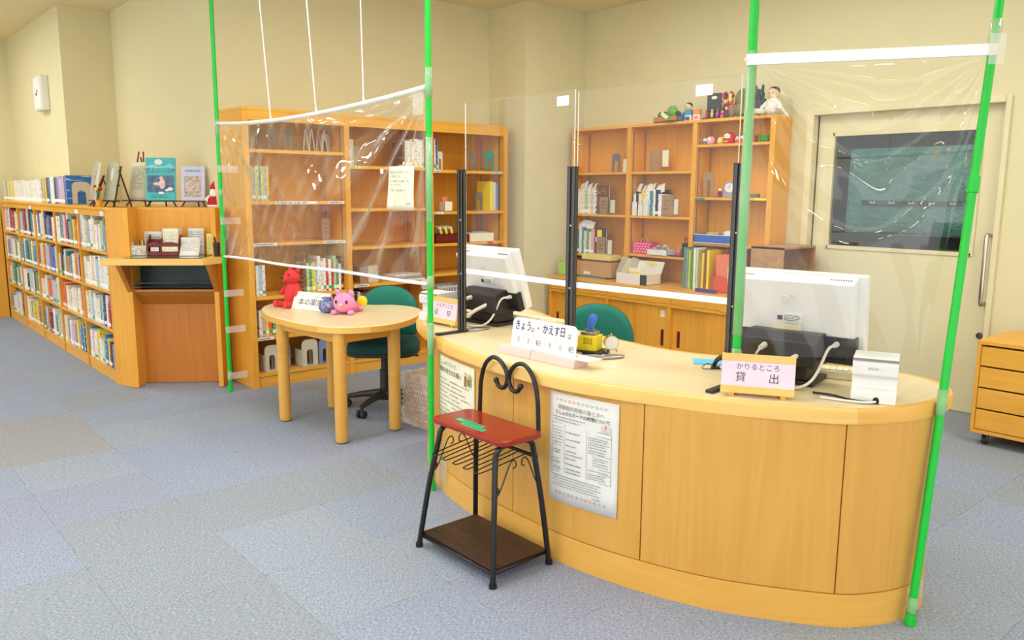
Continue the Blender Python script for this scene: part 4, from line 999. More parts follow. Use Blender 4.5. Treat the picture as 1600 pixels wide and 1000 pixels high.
def rag_doll(label, loc, rz, skin, body, hair, s=1.0, lie=0, group=None):
    t = thing('soft_doll', label, 'doll', loc, rz, group)
    MB().lathe([(.035*s, 0), (.05*s, .03*s), (.045*s, .07*s), (.025*s, .1*s)], 14).build('body', body, t, smooth=True)
    MB().ball((0, 0, .13*s), (.035*s, .033*s, .037*s)).build('head', skin, t, smooth=True)
    MB().ball((0, .008*s, .145*s), (.036*s, .033*s, .028*s)).build('hair', hair, t, smooth=True)
    for q in (-1, 1):
        MB().tube([(q*.03*s, 0, .085*s), (q*.06*s, -.02*s, .05*s), (q*.065*s, -.035*s, .03*s)], [.015*s, .014*s, .012*s], 8).build('arm', body, t, smooth=True)
        MB().tube([(q*.025*s, -.01*s, .02*s), (q*.04*s, -.06*s, .018*s), (q*.045*s, -.09*s, .02*s)], [.02*s, .018*s, .016*s], 8).build('leg', body, t, smooth=True)
    e = MB()
    for q in (-1, 1): e.ball((q*.012*s, -.031*s, .13*s), .004*s, 6, 5)
    e.build('eyes', INK, t)
    return t
rag_doll('small doll in blue trousers beside the green felt vegetables', RW(1.31, .07, ZT), RR, pm('doll_skin', (232, 200, 160), .8), pm('doll_blue', (60, 110, 160), .8), pm('doll_black', (30, 26, 24), .9), .9)
for i, (c_, n_) in enumerate((((60, 150, 200), 'blue and white'), ((240, 140, 70), 'orange and white'))):
    t = thing('snack_box', f'small {n_} carton on the wall unit top', 'box', RW(1.345+.085*i, .02, ZT), RR)
    B(-.032, .032, 0, .03, 0, .085).build('carton', PAPER, t); B(-.0325, .0325, -.0012, .0305, .045, .0855).build('carton_top_print', pm('carton_'+n_[:4], c_, .6), t); B(-.02, .02, -.002, 0, .008, .035).build('carton_print', pm('carton_pink', (236, 130, 140), .6), t)
t = thing('display_card', 'dark printed display card with small figures before it', 'card', RW(1.56, .08, ZT), RR)
B(-.07, .07, 0, .006, 0, .21).build('card', pm('dark_card', (70, 80, 70), .5, scale=30, rgb2=(44, 50, 60)), t); B(-.075, .09, -.05, .03, 0, .012).build('base', BLACKP, t); MB().ball((0, -.001, .175), (.028, .002, .014)).build('card_print', CREAMP, t)
for i, m_ in enumerate((REDINK, NAVY, YEL, BLACKP, MAGINK)):
    x = -.05+.026*i; MB().lathe([(.011, 0), (.013, .03), (.006, .05)], 8, (x, -.025, .012)).ball((x, -.025, .07), .011, 8, 6).build('tiny_figure', m_, t, smooth=True)
t = thing('bead_doll', 'bright multicoloured bead doll on the wall unit top', 'doll', RW(1.70, .07, ZT), RR)
rq = random.Random(4); pal = [REDINK, YEL, NAVY, MAGINK, pm('orange_bead', (236, 130, 40), .5), pm('pink_bead', (240, 150, 170), .5)]
groups = [MB() for _ in pal]
for i in range(70):
    z = rq.uniform(.01, .2); r = .045*(1-.3*abs(z-.12)/.1) if z > .05 else .05; a = rq.uniform(0, 2*PI)
    groups[i % 6].ball((r*math.cos(a), r*.6*math.sin(a), z), rq.uniform(.012, .018), 7, 5)
for g_, m_ in zip(groups, pal): g_.build('bead_cluster', m_, t, smooth=True)
MB().lathe([(.03, 0), (.035, .1), (.03, .19)], 10).build('core', DKRED, t)
t = thing('hooded_plush', 'olive hooded plush toy left of the green pole', 'plush toy', RW(1.83, .08, ZT), RR)
olive = pm('olive_plush', (136, 124, 84), .95, var=.1, scale=50)
MB().ball((0, 0, .06), (.07, .06, .065)).build('body', olive, t, smooth=True); MB().ball((0, 0, .15), (.058, .055, .075)).build('hood', olive, t, smooth=True)
MB().tube([(-.058, .0, .1), (-.05, -.01, .17), (0, -.015, .215), (.05, -.01, .17), (.06, 0, .1)], .012, 8).build('red_trim', DR, t, smooth=True); MB().ball((-.07, -.03, .05), (.03, .03, .045)).ball((.05, -.04, .03), (.035, .04, .025)).build('paws', olive, t, smooth=True)
t = thing('dark_plush', 'dark blue-grey plush toy behind the vinyl film', 'plush toy', RW(1.99, .09, ZT), RR)
dk = pm('slate_plush', (66, 74, 80), .95, var=.2, scale=30)
MB().ball((0, 0, .07), (.075, .06, .07)).build('body', dk, t, smooth=True); MB().ball((-.02, -.01, .16), (.05, .045, .05)).build('head', dk, t, smooth=True); MB().ball((-.05, 0, .21), (.012, .01, .03)).ball((.01, 0, .215), (.012, .01, .028)).build('ears', dk, t, smooth=True); MB().ball((.0, -.07, .03), (.045, .03, .025)).build('feet', pm('cream_plush', (226, 204, 150), .95), t, smooth=True)
rag_doll('white cloth doll with black hair on the unit corner', RW(2.11, .07, ZT), RR, pm('doll_skin', (232, 200, 160)), pm('doll_white', (228, 222, 206), .9), pm('doll_black', (30, 26, 24)), 1.25)
# tall plywood crate beside the unit, open toward the door side
t = thing('plywood_crate', 'tall open plywood crate standing between wall unit and door', 'crate', (5.37, 3.13, 0))
B(0, .014, 0, .27, 0, 1.1).build('left_board', WPLY, t); B(.45, .464, 0, .27, 0, 1.1).build('right_board', WPLY, t); B(0, .464, 0, .27, 1.086, 1.1).build('top_board', WPLY, t); B(.014, .45, .256, .27, 0, 1.086).build('back_board', WPLY, t); B(.014, .45, 0, .256, .0, .014).build('bottom_board', WPLY, t); B(.014, .45, 0.01, .256, .55, .564).build('shelf', WPLY, t)
# drawer chest on castors at the right edge
t = thing('drawer_chest', 'low maple drawer chest on castors beside the door', 'chest', (5.2, 1.72, 0), RR)
W_ = 1.0
B(0, W_, 0, .56, .615, .64).build('top', WOODH, t, bevel=.003)
for a, b_ in ((0, .02), (W_-.02, W_)): B(a, b_, .0, .56, .075, .615).build('side', WOOD, t, bevel=.002)
B(.02, W_-.02, .54, .555, .08, .615).build('back', WDARK, t); B(.02, W_-.02, .02, .54, .075, .09).build('bottom', WDARK, t)
zz = [.095, .225, .355, .485, .61]
for i in range(4): B(.022, W_-.022, .002+.004, .03, zz[i]+.004, zz[i+1]-.006).build('drawer', WOODH, t, bevel=.0025)
B(.0, W_, .004, .03, .075, .095).build('bottom_rail', WOODH, t)
for x in (.07, W_-.07):
    for y in (.06, .5):
        c_ = MB().cyl((x-.012, y, .028), (x+.012, y, .028), .028, n=14).build('castor_wheel', BLACKP, t, smooth=40)
        MB().box(x-.018, x-.013, y-.014, y+.014, .025, .076).box(x+.013, x+.018, y-.014, y+.014, .025, .076).build('castor_fork', STEEL, c_)
# ================================================================ the curved service counter
ZC = .785
K = .979
OUT = [(2.528, 3.709), (2.44, 3.532), (2.326, 3.254), (2.263, 3.062), (2.216, 2.803), (2.190, 2.582), (2.187, 2.4), (2.199, 2.2), (2.247, 1.986), (2.302, 1.82), (2.377, 1.63), (2.466, 1.456), (2.606, 1.25), (2.76, 1.145), (2.9, 1.103), (3.048, 1.092), (3.187, 1.122), (3.29, 1.2), (3.34, 1.3), (3.35, 1.41),
       (3.29, 1.6), (3.15, 1.9), (3.04, 2.15), (3.005, 2.35), (3.01, 2.496), (3.03, 2.75), (3.067, 2.999), (3.149, 3.18), (3.278, 3.409), (3.366, 3.64), (3.37, 3.82), (3.25, 3.97), (3.0, 4.02), (2.75, 3.96), (2.62, 3.85)]
outl = catmull([(x*K, y*K) for x, y in OUT], 5, closed=True)
def offset_closed(P, d_):
    n = len(P); R_ = []
    for i in range(n):
        t_ = (P[(i+1) % n]-P[i-1]).normalized(); R_.append(P[i]+Vector((-t_.y, t_.x))*d_)
    return R_
inner = offset_closed(outl, .03)      # outline runs clockwise/counter-clockwise: inward checked below
cen = Vector((2.7, 2.4))
ar = lambda P: sum(P[i].x*P[(i+1) % len(P)].y-P[(i+1) % len(P)].x*P[i].y for i in range(len(P)))
if abs(ar(inner)) > abs(ar(outl)): inner = offset_closed(outl, -.03)
ct = thing('service_counter', 'curved maple service counter with pale top', 'counter', (0, 0, 0))
MB().prism([(p.x, p.y) for p in inner], ZC-.05, ZC-.0005).build('countertop', WPALE, ct)
nO = len(outl)
def band(i0, i1, mat):
    mb = MB(); vs_ = []; k = i1-i0+1
    prof = [(.0, 0.0), (.0, .006), (.0, .040), (.003, .047), (.009, .050), (1.0, .050), (1.0, 0)]
    for i in range(i0, i1+1):
        a, b_ = outl[i % nO], inner[i % nO]; dd = (b_-a)
        for f_, z in prof:
            q = a+dd*(f_ if f_ == 1.0 else f_/.03); vs_.append((q.x, q.y, ZC-.05+z))
    m_ = len(prof); fs = [(i*m_+j, i*m_+(j+1) % m_, (i+1)*m_+(j+1) % m_, (i+1)*m_+j) for i in range(k-1) for j in range(m_)]
    fs += [tuple(range(m_)), tuple((k-1)*m_+j for j in range(m_-1, -1, -1))]
    mb.add(vs_, fs); o = mb.build('edge_band', mat, ct, smooth=40)
    bm = bmesh.new(); bm.from_mesh(o.data); bmesh.ops.recalc_face_normals(bm, faces=bm.faces); bm.to_mesh(o.data); bm.free()
for (i0, i1), m_ in zip(((3, 13), (13, 61), (61, 83), (83, 110), (110, 145), (145, 178)), (WEDGE2, WEDGE, WEDGE2, WEDGE, WEDGE2, WEDGE)): band(i0, i1, m_)
BASE = catmull([(2.70, 3.80), (2.575, 3.68), (2.455, 3.50), (2.37, 3.34), (2.309, 3.20), (2.265, 3.06), (2.213, 2.80), (2.189, 2.52), (2.184, 2.3), (2.192, 2.1), (2.245, 1.83), (2.328, 1.59), (2.439, 1.396), (2.564, 1.222), (2.66, 1.147), (2.78, 1.094), (2.92, 1.078), (3.035, 1.12), (3.08, 1.22), (3.05, 1.34)], 10)
BN = []
for i in range(len(BASE)):
    t_ = (BASE[min(i+1, len(BASE)-1)]-BASE[max(i-1, 0)]).normalized(); BN.append(Vector((t_.y, -t_.x)))
if BN[80].x > 0: BN = [-v for v in BN]
ARC = [0.0]
for i in range(1, len(BASE)): ARC.append(ARC[-1]+(BASE[i]-BASE[i-1]).length)
def at_arc(s_, off=0):
    s_ = max(0, min(s_, ARC[-1]-1e-6))
    i = max(k for k in range(len(ARC)) if ARC[k] <= s_); i = min(i, len(ARC)-2)
    f_ = (s_-ARC[i])/(ARC[i+1]-ARC[i]); p = BASE[i].lerp(BASE[i+1], f_); n_ = BN[i].lerp(BN[i+1], f_).normalized()
    return p+n_*off
def arc_of_y(yv): return ARC[min(range(150), key=lambda k: abs(BASE[k].y-yv))]
def strip(s0, s1, z0, z1, off0, off1, mat, name, n=None, bevel=0):
    n = n or max(2, int((s1-s0)/.03)); mb = MB(); vs_ = []
    for i in range(n+1):
        a = at_arc(s0+(s1-s0)*i/n, off0); b_ = at_arc(s0+(s1-s0)*i/n, off1)
        vs_ += [(a.x, a.y, z0), (b_.x, b_.y, z0), (b_.x, b_.y, z1), (a.x, a.y, z1)]
    fs = [(i*4+j, i*4+(j+1) % 4, (i+1)*4+(j+1) % 4, (i+1)*4+j) for i in range(n) for j in range(4)]+[(3, 2, 1, 0), (n*4, n*4+1, n*4+2, n*4+3)]
    mb.add(vs_, fs); o = mb.build(name, mat, ct, smooth=40, bevel=bevel)
    bm = bmesh.new(); bm.from_mesh(o.data); bmesh.ops.recalc_face_normals(bm, faces=bm.faces); bm.to_mesh(o.data); bm.free()
    return o
brk = [0, arc_of_y(3.24), arc_of_y(2.5), arc_of_y(1.83), arc_of_y(1.222), ARC[-1]]
strip(0, ARC[-1], 0, ZC-.05, -.04, -.012, WDARK, 'carcass')
for i in range(5): strip(brk[i]+.0022, brk[i+1]-.0022, .124, ZC-.05, -.014, 0, WPANEL, 'front_panel', bevel=.0012)
strip(0, ARC[-1], 0, .121, -.014, .003, WEDGE2, 'plinth')
for (x, y, a) in ((3.12, 3.6, .3), (2.86, 2.45, 0), (2.95, 1.75, -.3)):
    o = B(-.25, .2, -.012, .012, 0, ZC-.051).build('support_panel', WOOD, ct, loc=(x-.25, y, 0), rot=(0, 0, a))
# ---------------------------------------------------------------- posters that follow the counter front
def curved(o, s0, off, flip=False):
    """wraps a flat mesh (x right, y up) on to the counter front; x=0 sits at arc length s0"""
    for vv in o.data.vertices:
        q = at_arc(s0+vv.co.x, off+vv.co.z); vv.co = (q.x, q.y, vv.co.y)
    return o
def poster(name, label, s0, z0, w_, h_, mat, nx=14):
    o = MB().grid(lambda u, v: (u*w_, v*h_, .0015+.0015*math.sin(u*5+v*4)**2*(1-v)), nx, 6).build(name, mat, None, smooth=True)
    for vv in o.data.vertices: vv.co.y += z0
    curved(o, s0, .003); md = o.modifiers.new('thickness', 'SOLIDIFY'); md.thickness = .0006
    return tag(o, label, 'poster')
def ptext(par, string, size, mat, s0, x, z, off=.0095, **k):
    o = text('lettering', string, size, mat, par, (0, 0, 0), (0, 0, 0), **k)
    for vv in o.data.vertices: vv.co.x += x; vv.co.y += z
    return curved(o, s0, off)
def pshape(par, name, polys, mat, s0, off=.0095):
    mb = MB()
    for P in polys: mb.add([(x, z, 0) for x, z in P], [tuple(range(len(P)))])
    return curved(mb.build(name, mat, par), s0, off)
def rect(x, z, w_, h_): return [(x, z), (x+w_, z), (x+w_, z+h_), (x, z+h_)]
def dashes(x0, x1, z, h_, rng): 
    P = []; x = x0
    while x < x1-.003:
        w_ = h_*rng.uniform(.5, 1.1); P.append(rect(x, z-h_/2*rng.uniform(.8, 1), min(w_, x1-x), h_*rng.uniform(.5, .8))); x += w_+h_*.5
    return P
s2 = arc_of_y(2.255); PZ = .262; W2, H2 = .335, .452
p2 = poster('poster', 'white library card notice with ruled table taped to the counter', s2, PZ, W2, H2, PAPER)
def stars(zz_, n0=12):
    cols = [pm('print_red', (226, 70, 80), .7), pm('print_blue', (80, 110, 190), .7), pm('print_green', (120, 190, 70), .7), MAGINK]
    for i in range(n0):
        x = .045+i*.0215; r = .0068; P = []
        for a in (0, PI/2):
            c_, s_ = math.cos(a+(PI/4 if i % 4 == 3 else 0)), math.sin(a+(PI/4 if i % 4 == 3 else 0))
            P.append([(x-r*c_-r*.25*s_, zz_-r*s_+r*.25*c_), (x, zz_-0), (x-r*c_+r*.25*s_, zz_-r*s_-r*.25*c_)]); P.append([(x+r*c_-r*.25*s_, zz_+r*s_+r*.25*c_), (x, zz_), (x+r*c_+r*.25*s_, zz_+r*s_-r*.25*c_)])
        pshape(p2, 'star_mark', P, cols[i % 4], s2)
stars(PZ+H2-.028); stars(PZ+.04)
ptext(p2, '図書館利用者の皆さまへ', .0205, GREYINK, s2, W2/2-.005, PZ+H2-.057, sx=1.0)
ptext(p2, 'としょかんカードの利用について', .0185, INK, s2, W2/2+.0, PZ+H2-.08, sx=.95, bold=.012)
rp = random.Random(9); P = []
for i, (a, b_) in enumerate(((.02, .19), (.03, .16))): P += dashes(a, b_, PZ+H2-.098-.012*i, .006, rp)
tx0, tx1 = .018, W2-.028; tz1, tz0 = PZ+H2-.125, PZ+.125
V1, V2, V3 = .085, .195, .225
LN = [rect(tx0, z, tx1-tx0, .0012) for z in (tz1, tz1-.017, tz1-.093, tz1-.147, tz1-.166, tz0)]
LN += [rect(x, tz0, .0012, tz1-tz0) for x in (tx0, V1, V2, tx1)]+[rect(V3, tz1-.147, .001, .054)]
tag(pshape(p2, 'table_rules', LN, INK, s2), kind='stuff')
for k, z in enumerate((.028, .04, .052, .064, .078)): P += dashes(tx0+.005+.004*(k % 3), V1-.01, tz1-z, .006, rp)
for z in (.028, .056, .082, .104, .118, .134, .157, .178, .192): P += dashes(V1+.008, V1+.008+rp.uniform(.05, .09), tz1-z, .007, rp)
for z in (.026, .035, .046, .055, .066, .078, .087, .104, .113, .124, .134, .157, .172, .181, .19): P += dashes((V3+.006 if .095 < z < .147 else V2+.008), tx1-rp.uniform(.006, .03), tz1-z, .0055, rp)
for z in (.11, .12, .157, .18, .188): P += dashes(tx0+.012, V1-.018, tz1-z, .0065, rp)
for i in range(5): P += dashes(.02+.01*(i % 2), W2-.06-.03*rp.random(), PZ+.112-.0105*i, .0052, rp)
P += dashes(W2-.11, W2-.07, PZ+.056, .006, rp)
tag(pshape(p2, 'small_print', P, GREYINK, s2), kind='stuff')
pshape(p2, 'open_book_art', [[(W2-.075, PZ+H2-.118), (W2-.055, PZ+H2-.122), (W2-.055, PZ+H2-.1), (W2-.075, PZ+H2-.096)], [(W2-.054, PZ+H2-.122), (W2-.032, PZ+H2-.116), (W2-.032, PZ+H2-.095), (W2-.054, PZ+H2-.1)]], pm('pale_grey_print', (206, 204, 200), .7), s2)
pshape(p2, 'pencil_art', [rect(W2-.058, PZ+H2-.108, .006, .018)], pm('print_orange', (236, 120, 70), .7), s2)
s1 = arc_of_y(3.17); W1, H1, Z1 = .40, .30, .405
p1 = poster('poster', 'white card renewal notice with pink words taped at the counter end', s1, Z1, W1, H1, CREAMP)
ptext(p1, 'としょかんカード', .026, INK, s1, .125, Z1+H1-.03)
ptext(p1, '更新手続きのお願い', .029, INK, s1, .15, Z1+H1-.068, bold=.004)
P = []; Q = []
for i in range(9):
    z = Z1+H1-.11-.021*i; P += dashes(.02, .12+.03*(i % 3), z, .0085, rp)
    if i in (0, 3): Q += dashes(.15, .25, z, .0095, rp); P += dashes(.27, .36, z, .0085, rp)
    else: P += dashes(.17, .26+.03*(i % 4), z, .0085, rp)
tag(pshape(p1, 'small_print', P, GREYINK, s1), kind='stuff'); tag(pshape(p1, 'pink_words', Q, MAGINK, s1), kind='stuff')
pshape(p1, 'counter_scene_art', [rect(.335, Z1+H1-.095, .04, .05)], pm('print_moss', (170, 190, 110), .7), s1)
pshape(p1, 'people_art', [rect(.313, Z1+H1-.1, .014, .05), rect(.347, Z1+H1-.088, .018, .028)], pm('print_maroon', (160, 90, 80), .7), s1, .0105)
pshape(p1, 'heads_art', [[(.32+.008*math.cos(a*PI/4), Z1+H1-.038+.009*math.sin(a*PI/4)) for a in range(8)], [(.356+.009*math.cos(a*PI/4), Z1+H1-.045+.011*math.sin(a*PI/4)) for a in range(8)]], pm('print_skin', (236, 196, 160), .7), s1, .011)
# clear tape patches on the counter
for nm, s_, z0, w_, h_ in (('pole foot tape', arc_of_y(3.19), .05, .12, .13), ('', arc_of_y(3.15), .715, .06, .05)):
    o = MB().grid(lambda u, v: (s_ and (u*w_), z0+v*h_, .006), 6, 1).build('tape_patch', TAPE, ct); curved(o, s_, .001)
o = MB().grid(lambda u, v: (u*.16, .05+v*.07, .006), 6, 1).build('tape_patch', TAPE, ct); curved(o, ARC[-1]-.47, .001)
# ================================================================ iron step stool with red seat
st = thing('stool', 'black iron stool with red lacquered seat and scrolled back rail', 'stool', (1.99, 2.455, 0))
def T_(P): return [(x-1.99, y-2.455, z) for x, y, z in P]
LEG = {'a': (1.83, 2.69), 'b': (1.835, 2.205), 'c': (2.14, 2.215), 'd': (2.155, 2.715)}
for lo, hi, yt in (('b', 'c', 2.27), ('a', 'd', 2.64)):
    xa, ya = LEG[lo]; xb, yb = LEG[hi]
    for (x, y), s_ in ((LEG[lo], 1), (LEG[hi], -1)):
        xt = 1.90 if s_ == 1 else 2.10
        MB().tube(T_([(x, y, .0)]+[tuple(q) for q in catmull([(x, y, .012), ((x+xt)/2, (y+yt)/2, .27), (xt, yt, .47), (xt+s_*.012, yt, .51), (xt+s_*.045, yt, .528), (2.0, yt, .53)], 5)]), .0115, 10).build('leg', BLACK, st, smooth=True)
        MB().cyl(T_([(x, y, 0)])[0], T_([(x, y, .018)])[0], .0165, .015, 12).build('foot_cap', BLACK, st, smooth=40)
rc = []
for cx_, cy_, a0 in ((2.118-.035, 2.70-.035, 0), (1.895+.035, 2.70-.035, 90), (1.895+.035, 2.225+.035, 180), (2.118-.035, 2.225+.035, 270)):
    rc += [(cx_+.035*math.cos(math.radians(a0+k*22.5)), cy_+.035*math.sin(math.radians(a0+k*22.5))) for k in range(5)]
MB().prism([(x-1.99, y-2.455) for x, y in rc], .535, .558).build('seat', REDW, st, bevel=.006, seg=3)
for x0, y0, w_, h_ in ((1.955, 2.43, .028, .17), (1.93, 2.39, .026, .14)):
    B(x0-1.99, x0-1.99+w_, y0-2.455, y0-2.455+h_, .5581, .5588).build('green_tape_label', pm('mint_label', (40, 200, 140), .6), st)
    mb = MB()
    for i in range(9): mb.add([(x0-1.985, y0-2.445+i*.014, .5591), (x0-1.968, y0-2.445+i*.014, .5591), (x0-1.968, y0-2.437+i*.014, .5591), (x0-1.985, y0-2.437+i*.014, .5591)], [(0, 1, 2, 3)])
    tag(mb.build('label_print', pm('label_green_ink', (10, 110, 70), .7), st), kind='stuff')
XB = 2.125
hl = [(2.645, .545), (2.642, .62), (2.636, .69), (2.61, .765), (2.56, .806), (2.51, .80), (2.472, .765), (2.462, .725), (2.482, .69), (2.515, .688), (2.535, .712)]
for nm, P in (('l', hl), ('r', [(4.915-y, z) for y, z in hl])):
    MB().tube(T_([(XB, *q) for q in catmull(P, 5)]), .0095, 10).build('back_rail', BLACK, st, smooth=True)
    MB().ball(T_([(XB, *P[-1])])[0], .0125).build('scroll_tip', BLACK, st, smooth=True)
MB().tube(T_([(2.106, 2.655, .45), (2.106, 2.258, .45)]), .008, 8).build('rear_stretcher', BLACK, st, smooth=True)
def WR(P, n=6, r=.0028): return MB().tube(T_([tuple(q) for q in catmull(P, n)]), r, 6)
for i in range(5):
    y0 = 2.63-.07*i
    WR([(2.104, y0, .455), (1.98, y0, .437), (1.865, y0-.005, .422), (1.852, y0-.02, .421), (1.865, y0-.035, .422), (1.98, y0-.04, .437), (2.104, y0-.04, .455)]).build('rack_wire', BLACK, st, smooth=True)
for yt in (2.27, 2.64):
    yy = yt+(.018 if yt > 2.4 else -.018)
    WR([(1.893, yy, .345), (1.886, yy, .36), (1.896, yy, .372), (1.903, yy, .355), (1.89, yy, .335), (1.912, yy, .36), (1.96, yy, .455), (1.985, yy, .462), (1.99, yy, .44), (1.975, yy, .432)]).build('scroll_bracket', BLACK, st, smooth=True)
    WR([(2.113, yy, .345), (2.12, yy, .36), (2.11, yy, .372), (2.103, yy, .355), (2.116, yy, .335), (2.094, yy, .36), (2.05, yy, .455), (2.025, yy, .462), (2.02, yy, .44), (2.035, yy, .432)]).build('scroll_bracket', BLACK, st, smooth=True)
    for xx in (1.896, 2.11): MB().ball(T_([(xx, yy, .356)])[0], .005, 8, 6).build('scroll_tip', BLACK, st, smooth=True)
MB().tube(T_([(1.838, 2.68, .05), (1.842, 2.215, .05)]), .007, 8).tube(T_([(2.145, 2.70, .05), (2.132, 2.225, .05)]), .007, 8).tube(T_([(1.84, 2.215, .05), (2.132, 2.225, .05)]), .007, 8).tube(T_([(1.84, 2.68, .05), (2.145, 2.70, .05)]), .007, 8).build('shelf_frame', BLACK, st, smooth=True)
for i in range(6):
    x0 = 1.846+.0482*i
    B(x0-1.99, x0-1.99+.046, 2.222-2.455, 2.688-2.455, .052, .064).build('shelf_slat', WSTRIP, st, bevel=.0015)
# ================================================================ things on the counter
def cable(par, P, r=.0045, mat=OFFW, name='cable', n=7): return MB().tube(catmull(P, n), r, 8).build(name, mat, par, smooth=True)
def aio(label, loc, rz, w_=.44, tilt=.16, sticker=True):
    t = thing('desktop_computer', label, 'computer', loc, rz, 'white desktop computers on the counter')
    MB().prism([(-.13, -.10), (.13, -.10), (.12, .10), (-.12, .10)], 0, .018).build('base_plate', BLACKP, t, bevel=.004)
    MB().xprism([(-.085, .018), (.05, .018), (.05, .12), (-.085, .12)], -.1, .1).build('stand', BLACKP, t, bevel=.004)
    MB().xprism([(-.125, .075), (.03, .075), (.03, .195), (-.075, .195), (-.125, .168)], -.14, .14).build('hub_cover', BLACKP, t, bevel=.004)
    s_ = thing_part('screen_unit', t, (0, .0, .085), (tilt, 0, 0))
    HH = .33
    MB().box(-w_/2, w_/2, .035, .075, -.0, HH).build('bezel', WHITE, t, loc=s_[0], rot=s_[1], bevel=.006)
    MB().xprism([(.036, .09), (-.0, .10), (-.02, HH-.025), (.036, HH-.006)], -w_/2+.024, w_/2-.03).build('rear_shell', WHITE, t, loc=s_[0], rot=s_[1], bevel=.004)
    B(-w_/2+.02, w_/2-.022, .0, .034, -.004, .099).build('port_panel', BLACKP, t, loc=s_[0], rot=s_[1], bevel=.002)
    B(-w_/2+.012, w_/2-.012, .0752, .0765, .03, HH-.015).build('display', pm('dark_screen', (20, 22, 26), .15), t, loc=s_[0], rot=s_[1])
    mb = MB()
    for q in (-1, 1):
        for i in range(9): mb.box(q*w_*.34-.036+i*.009, q*w_*.34-.032+i*.009, .006, .03, HH-.018, HH-.0125)
    tag(mb.build('vent_slots', GREYINK, t, loc=s_[0], rot=s_[1]), kind='stuff')
    mb = MB()
    for q in (-1, 1):
        for i in range(8): mb.box(q*w_*.33-.034+i*.009, q*w_*.33-.029+i*.009, -.002, .002, .012, .032)
    tag(mb.build('port_vents', pm('vent_black', (16, 15, 15), .6), t, loc=s_[0], rot=s_[1]), kind='stuff')
    lo = thing_part('x', t, (0, 0, 0), (0, 0, 0))
    ring = MB()
    for q in (-1, 1): ring.tube([(q*.014+.014*math.cos(k*PI/8), -.0165, .235+q*.004+.014*math.sin(k*PI/8)) for k in range(16)], .0022, 6, closed=True)
    ring.build('loop_emblem', WHITE, t, loc=s_[0], rot=s_[1], smooth=True)
    o = B(-.02, .055, -.0145, -.0075, .145, .175).build('serial_sticker', PAPER, t, loc=s_[0], rot=s_[1])
    mb = lines_on(MB(), -.016, .05, .148, .173, 4, -.0152, random.Random(5), hgt=.5); tag(mb.build('sticker_print', INK, o), kind='stuff')
    q = MB()
    for a, b_ in ((0, 0), (.0085, 0), (0, .0085), (.0085, .0085)): q.box(-.042+a, -.0345+a, -.0145, -.0075, .15+b_, .1575+b_)
    q.build('window_logo', INK, t, loc=s_[0], rot=s_[1])
    if sticker: B(-.065, .05, -.0115, -.0065, .105, .135).build('masking_label', pm('cream_label', (232, 222, 180), .7), t, loc=s_[0], rot=s_[1])
    MB().cyl((-.05, -.126, .145), (-.05, -.165, .14), .012, .010, 12).build('plug', OFFW, t, smooth=40)
    cable(t, [(-.05, -.16, .14), (-.06, -.175, .12), (-.08, -.15, .08), (-.10, -.10, .04), (-.12, -.06, .006)])
    MB().tube([(.09, -.10, .13), (.03, -.165, .085), (-.01, -.19, .05)], .010, 8).build('flat_plug', OFFW, t, smooth=40)
    MB().cyl((w_*.34, -.022, .16), (w_*.34, -.05, .158), .011, .009, 10).build('plug', OFFW, t, smooth=40)
    cable(t, [(w_*.34, -.05, .158), (w_*.34-.012, -.085, .145), (w_*.27, -.13, .05), (w_*.2, -.17, .012), (.03, -.19, .006), (-.05, -.19, .008), (-.11, -.165, .03), (-.15, -.12, .05)], .0055)
    return t
def thing_part(name, par, loc, rot): return (loc, rot)
aio('white desktop computer turned back-out behind the acrylic screen', (2.80, 3.355, ZC), face(-1, -.02), .46, .30, False)
aio('white desktop computer turned back-out behind the lending sign', (2.83, 1.60, ZC), face(-.985, -.17), .54, .12)
def keyboard(label, loc, rz, w_=.40):
    t = thing('keyboard', label, 'keyboard', loc, rz, 'beige keyboards on the counter')
    KB = pm('keyboard_beige', (228, 220, 186), .5)
    MB().xprism([(-.075, 0), (.075, 0), (.075, .032), (-.075, .014)], -w_/2, w_/2).build('case', KB, t, bevel=.003)
    mb = MB()
    for r_ in range(5):
        for k in range(16):
            y = -.06+r_*.026; z = .0165+(y+.075)*.12; x = -w_/2+.014+k*(w_-.028)/16
            mb.box(x, x+(w_-.028)/16-.003, y, y+.021, z-.004, z+.006)
    tag(mb.build('keys', pm('key_cream', (240, 234, 206), .5), t), kind='stuff')
    cable(t, [(w_*.3, .075, .02), (w_*.3+.03, .13, .006), (w_*.3+.1, .16, .006)], .003)
keyboard('beige keyboard in front of the left computer', (2.985, 3.27, ZC), face(1, .12), .42)
keyboard('beige keyboard behind the lending-side computer', (3.02, 1.50, ZC), face(.9, .4), .40)
def wood_sign(label, loc, rz, lines, w_=.25, h_=.14, back=-.16):
    t = thing('counter_sign', label, 'sign', loc, rz, 'wooden counter signs'); 
    for x in (-w_/2+.03, w_/2-.045): B(x, x+.018, .0, .09, 0, .014).build('foot', WEDGE2, t)
    r = (back, 0, 0); L0 = (0, 0, .012)
    B(-w_/2, w_/2, 0, .016, 0, h_).build('board', WEDGE, t, loc=L0, rot=r, bevel=.002)
    B(-w_/2, w_/2, -.006, .001, 0, .026).build('lower_rail', WEDGE, t, loc=L0, rot=r, bevel=.0015); B(-w_/2, w_/2, -.006, .001, h_-.026, h_).build('upper_rail', WEDGE, t, loc=L0, rot=r, bevel=.0015)
    c = B(-w_/2+.001, w_/2-.001, -.003, .0, .024, h_-.024).build('pink_card', PINKP, t, loc=L0, rot=r)
    for s_, size, x, z in lines: text('lettering', s_, size, INK, c, (x, -.0036, z))
    MB().xprism([(.03, .012), (.036, .012), (.02, h_*.9), (.016, h_*.9)], -w_/2+.02, w_/2-.02).build('back_strut', WEDGE2, t, loc=(0, .03, 0))
    return t
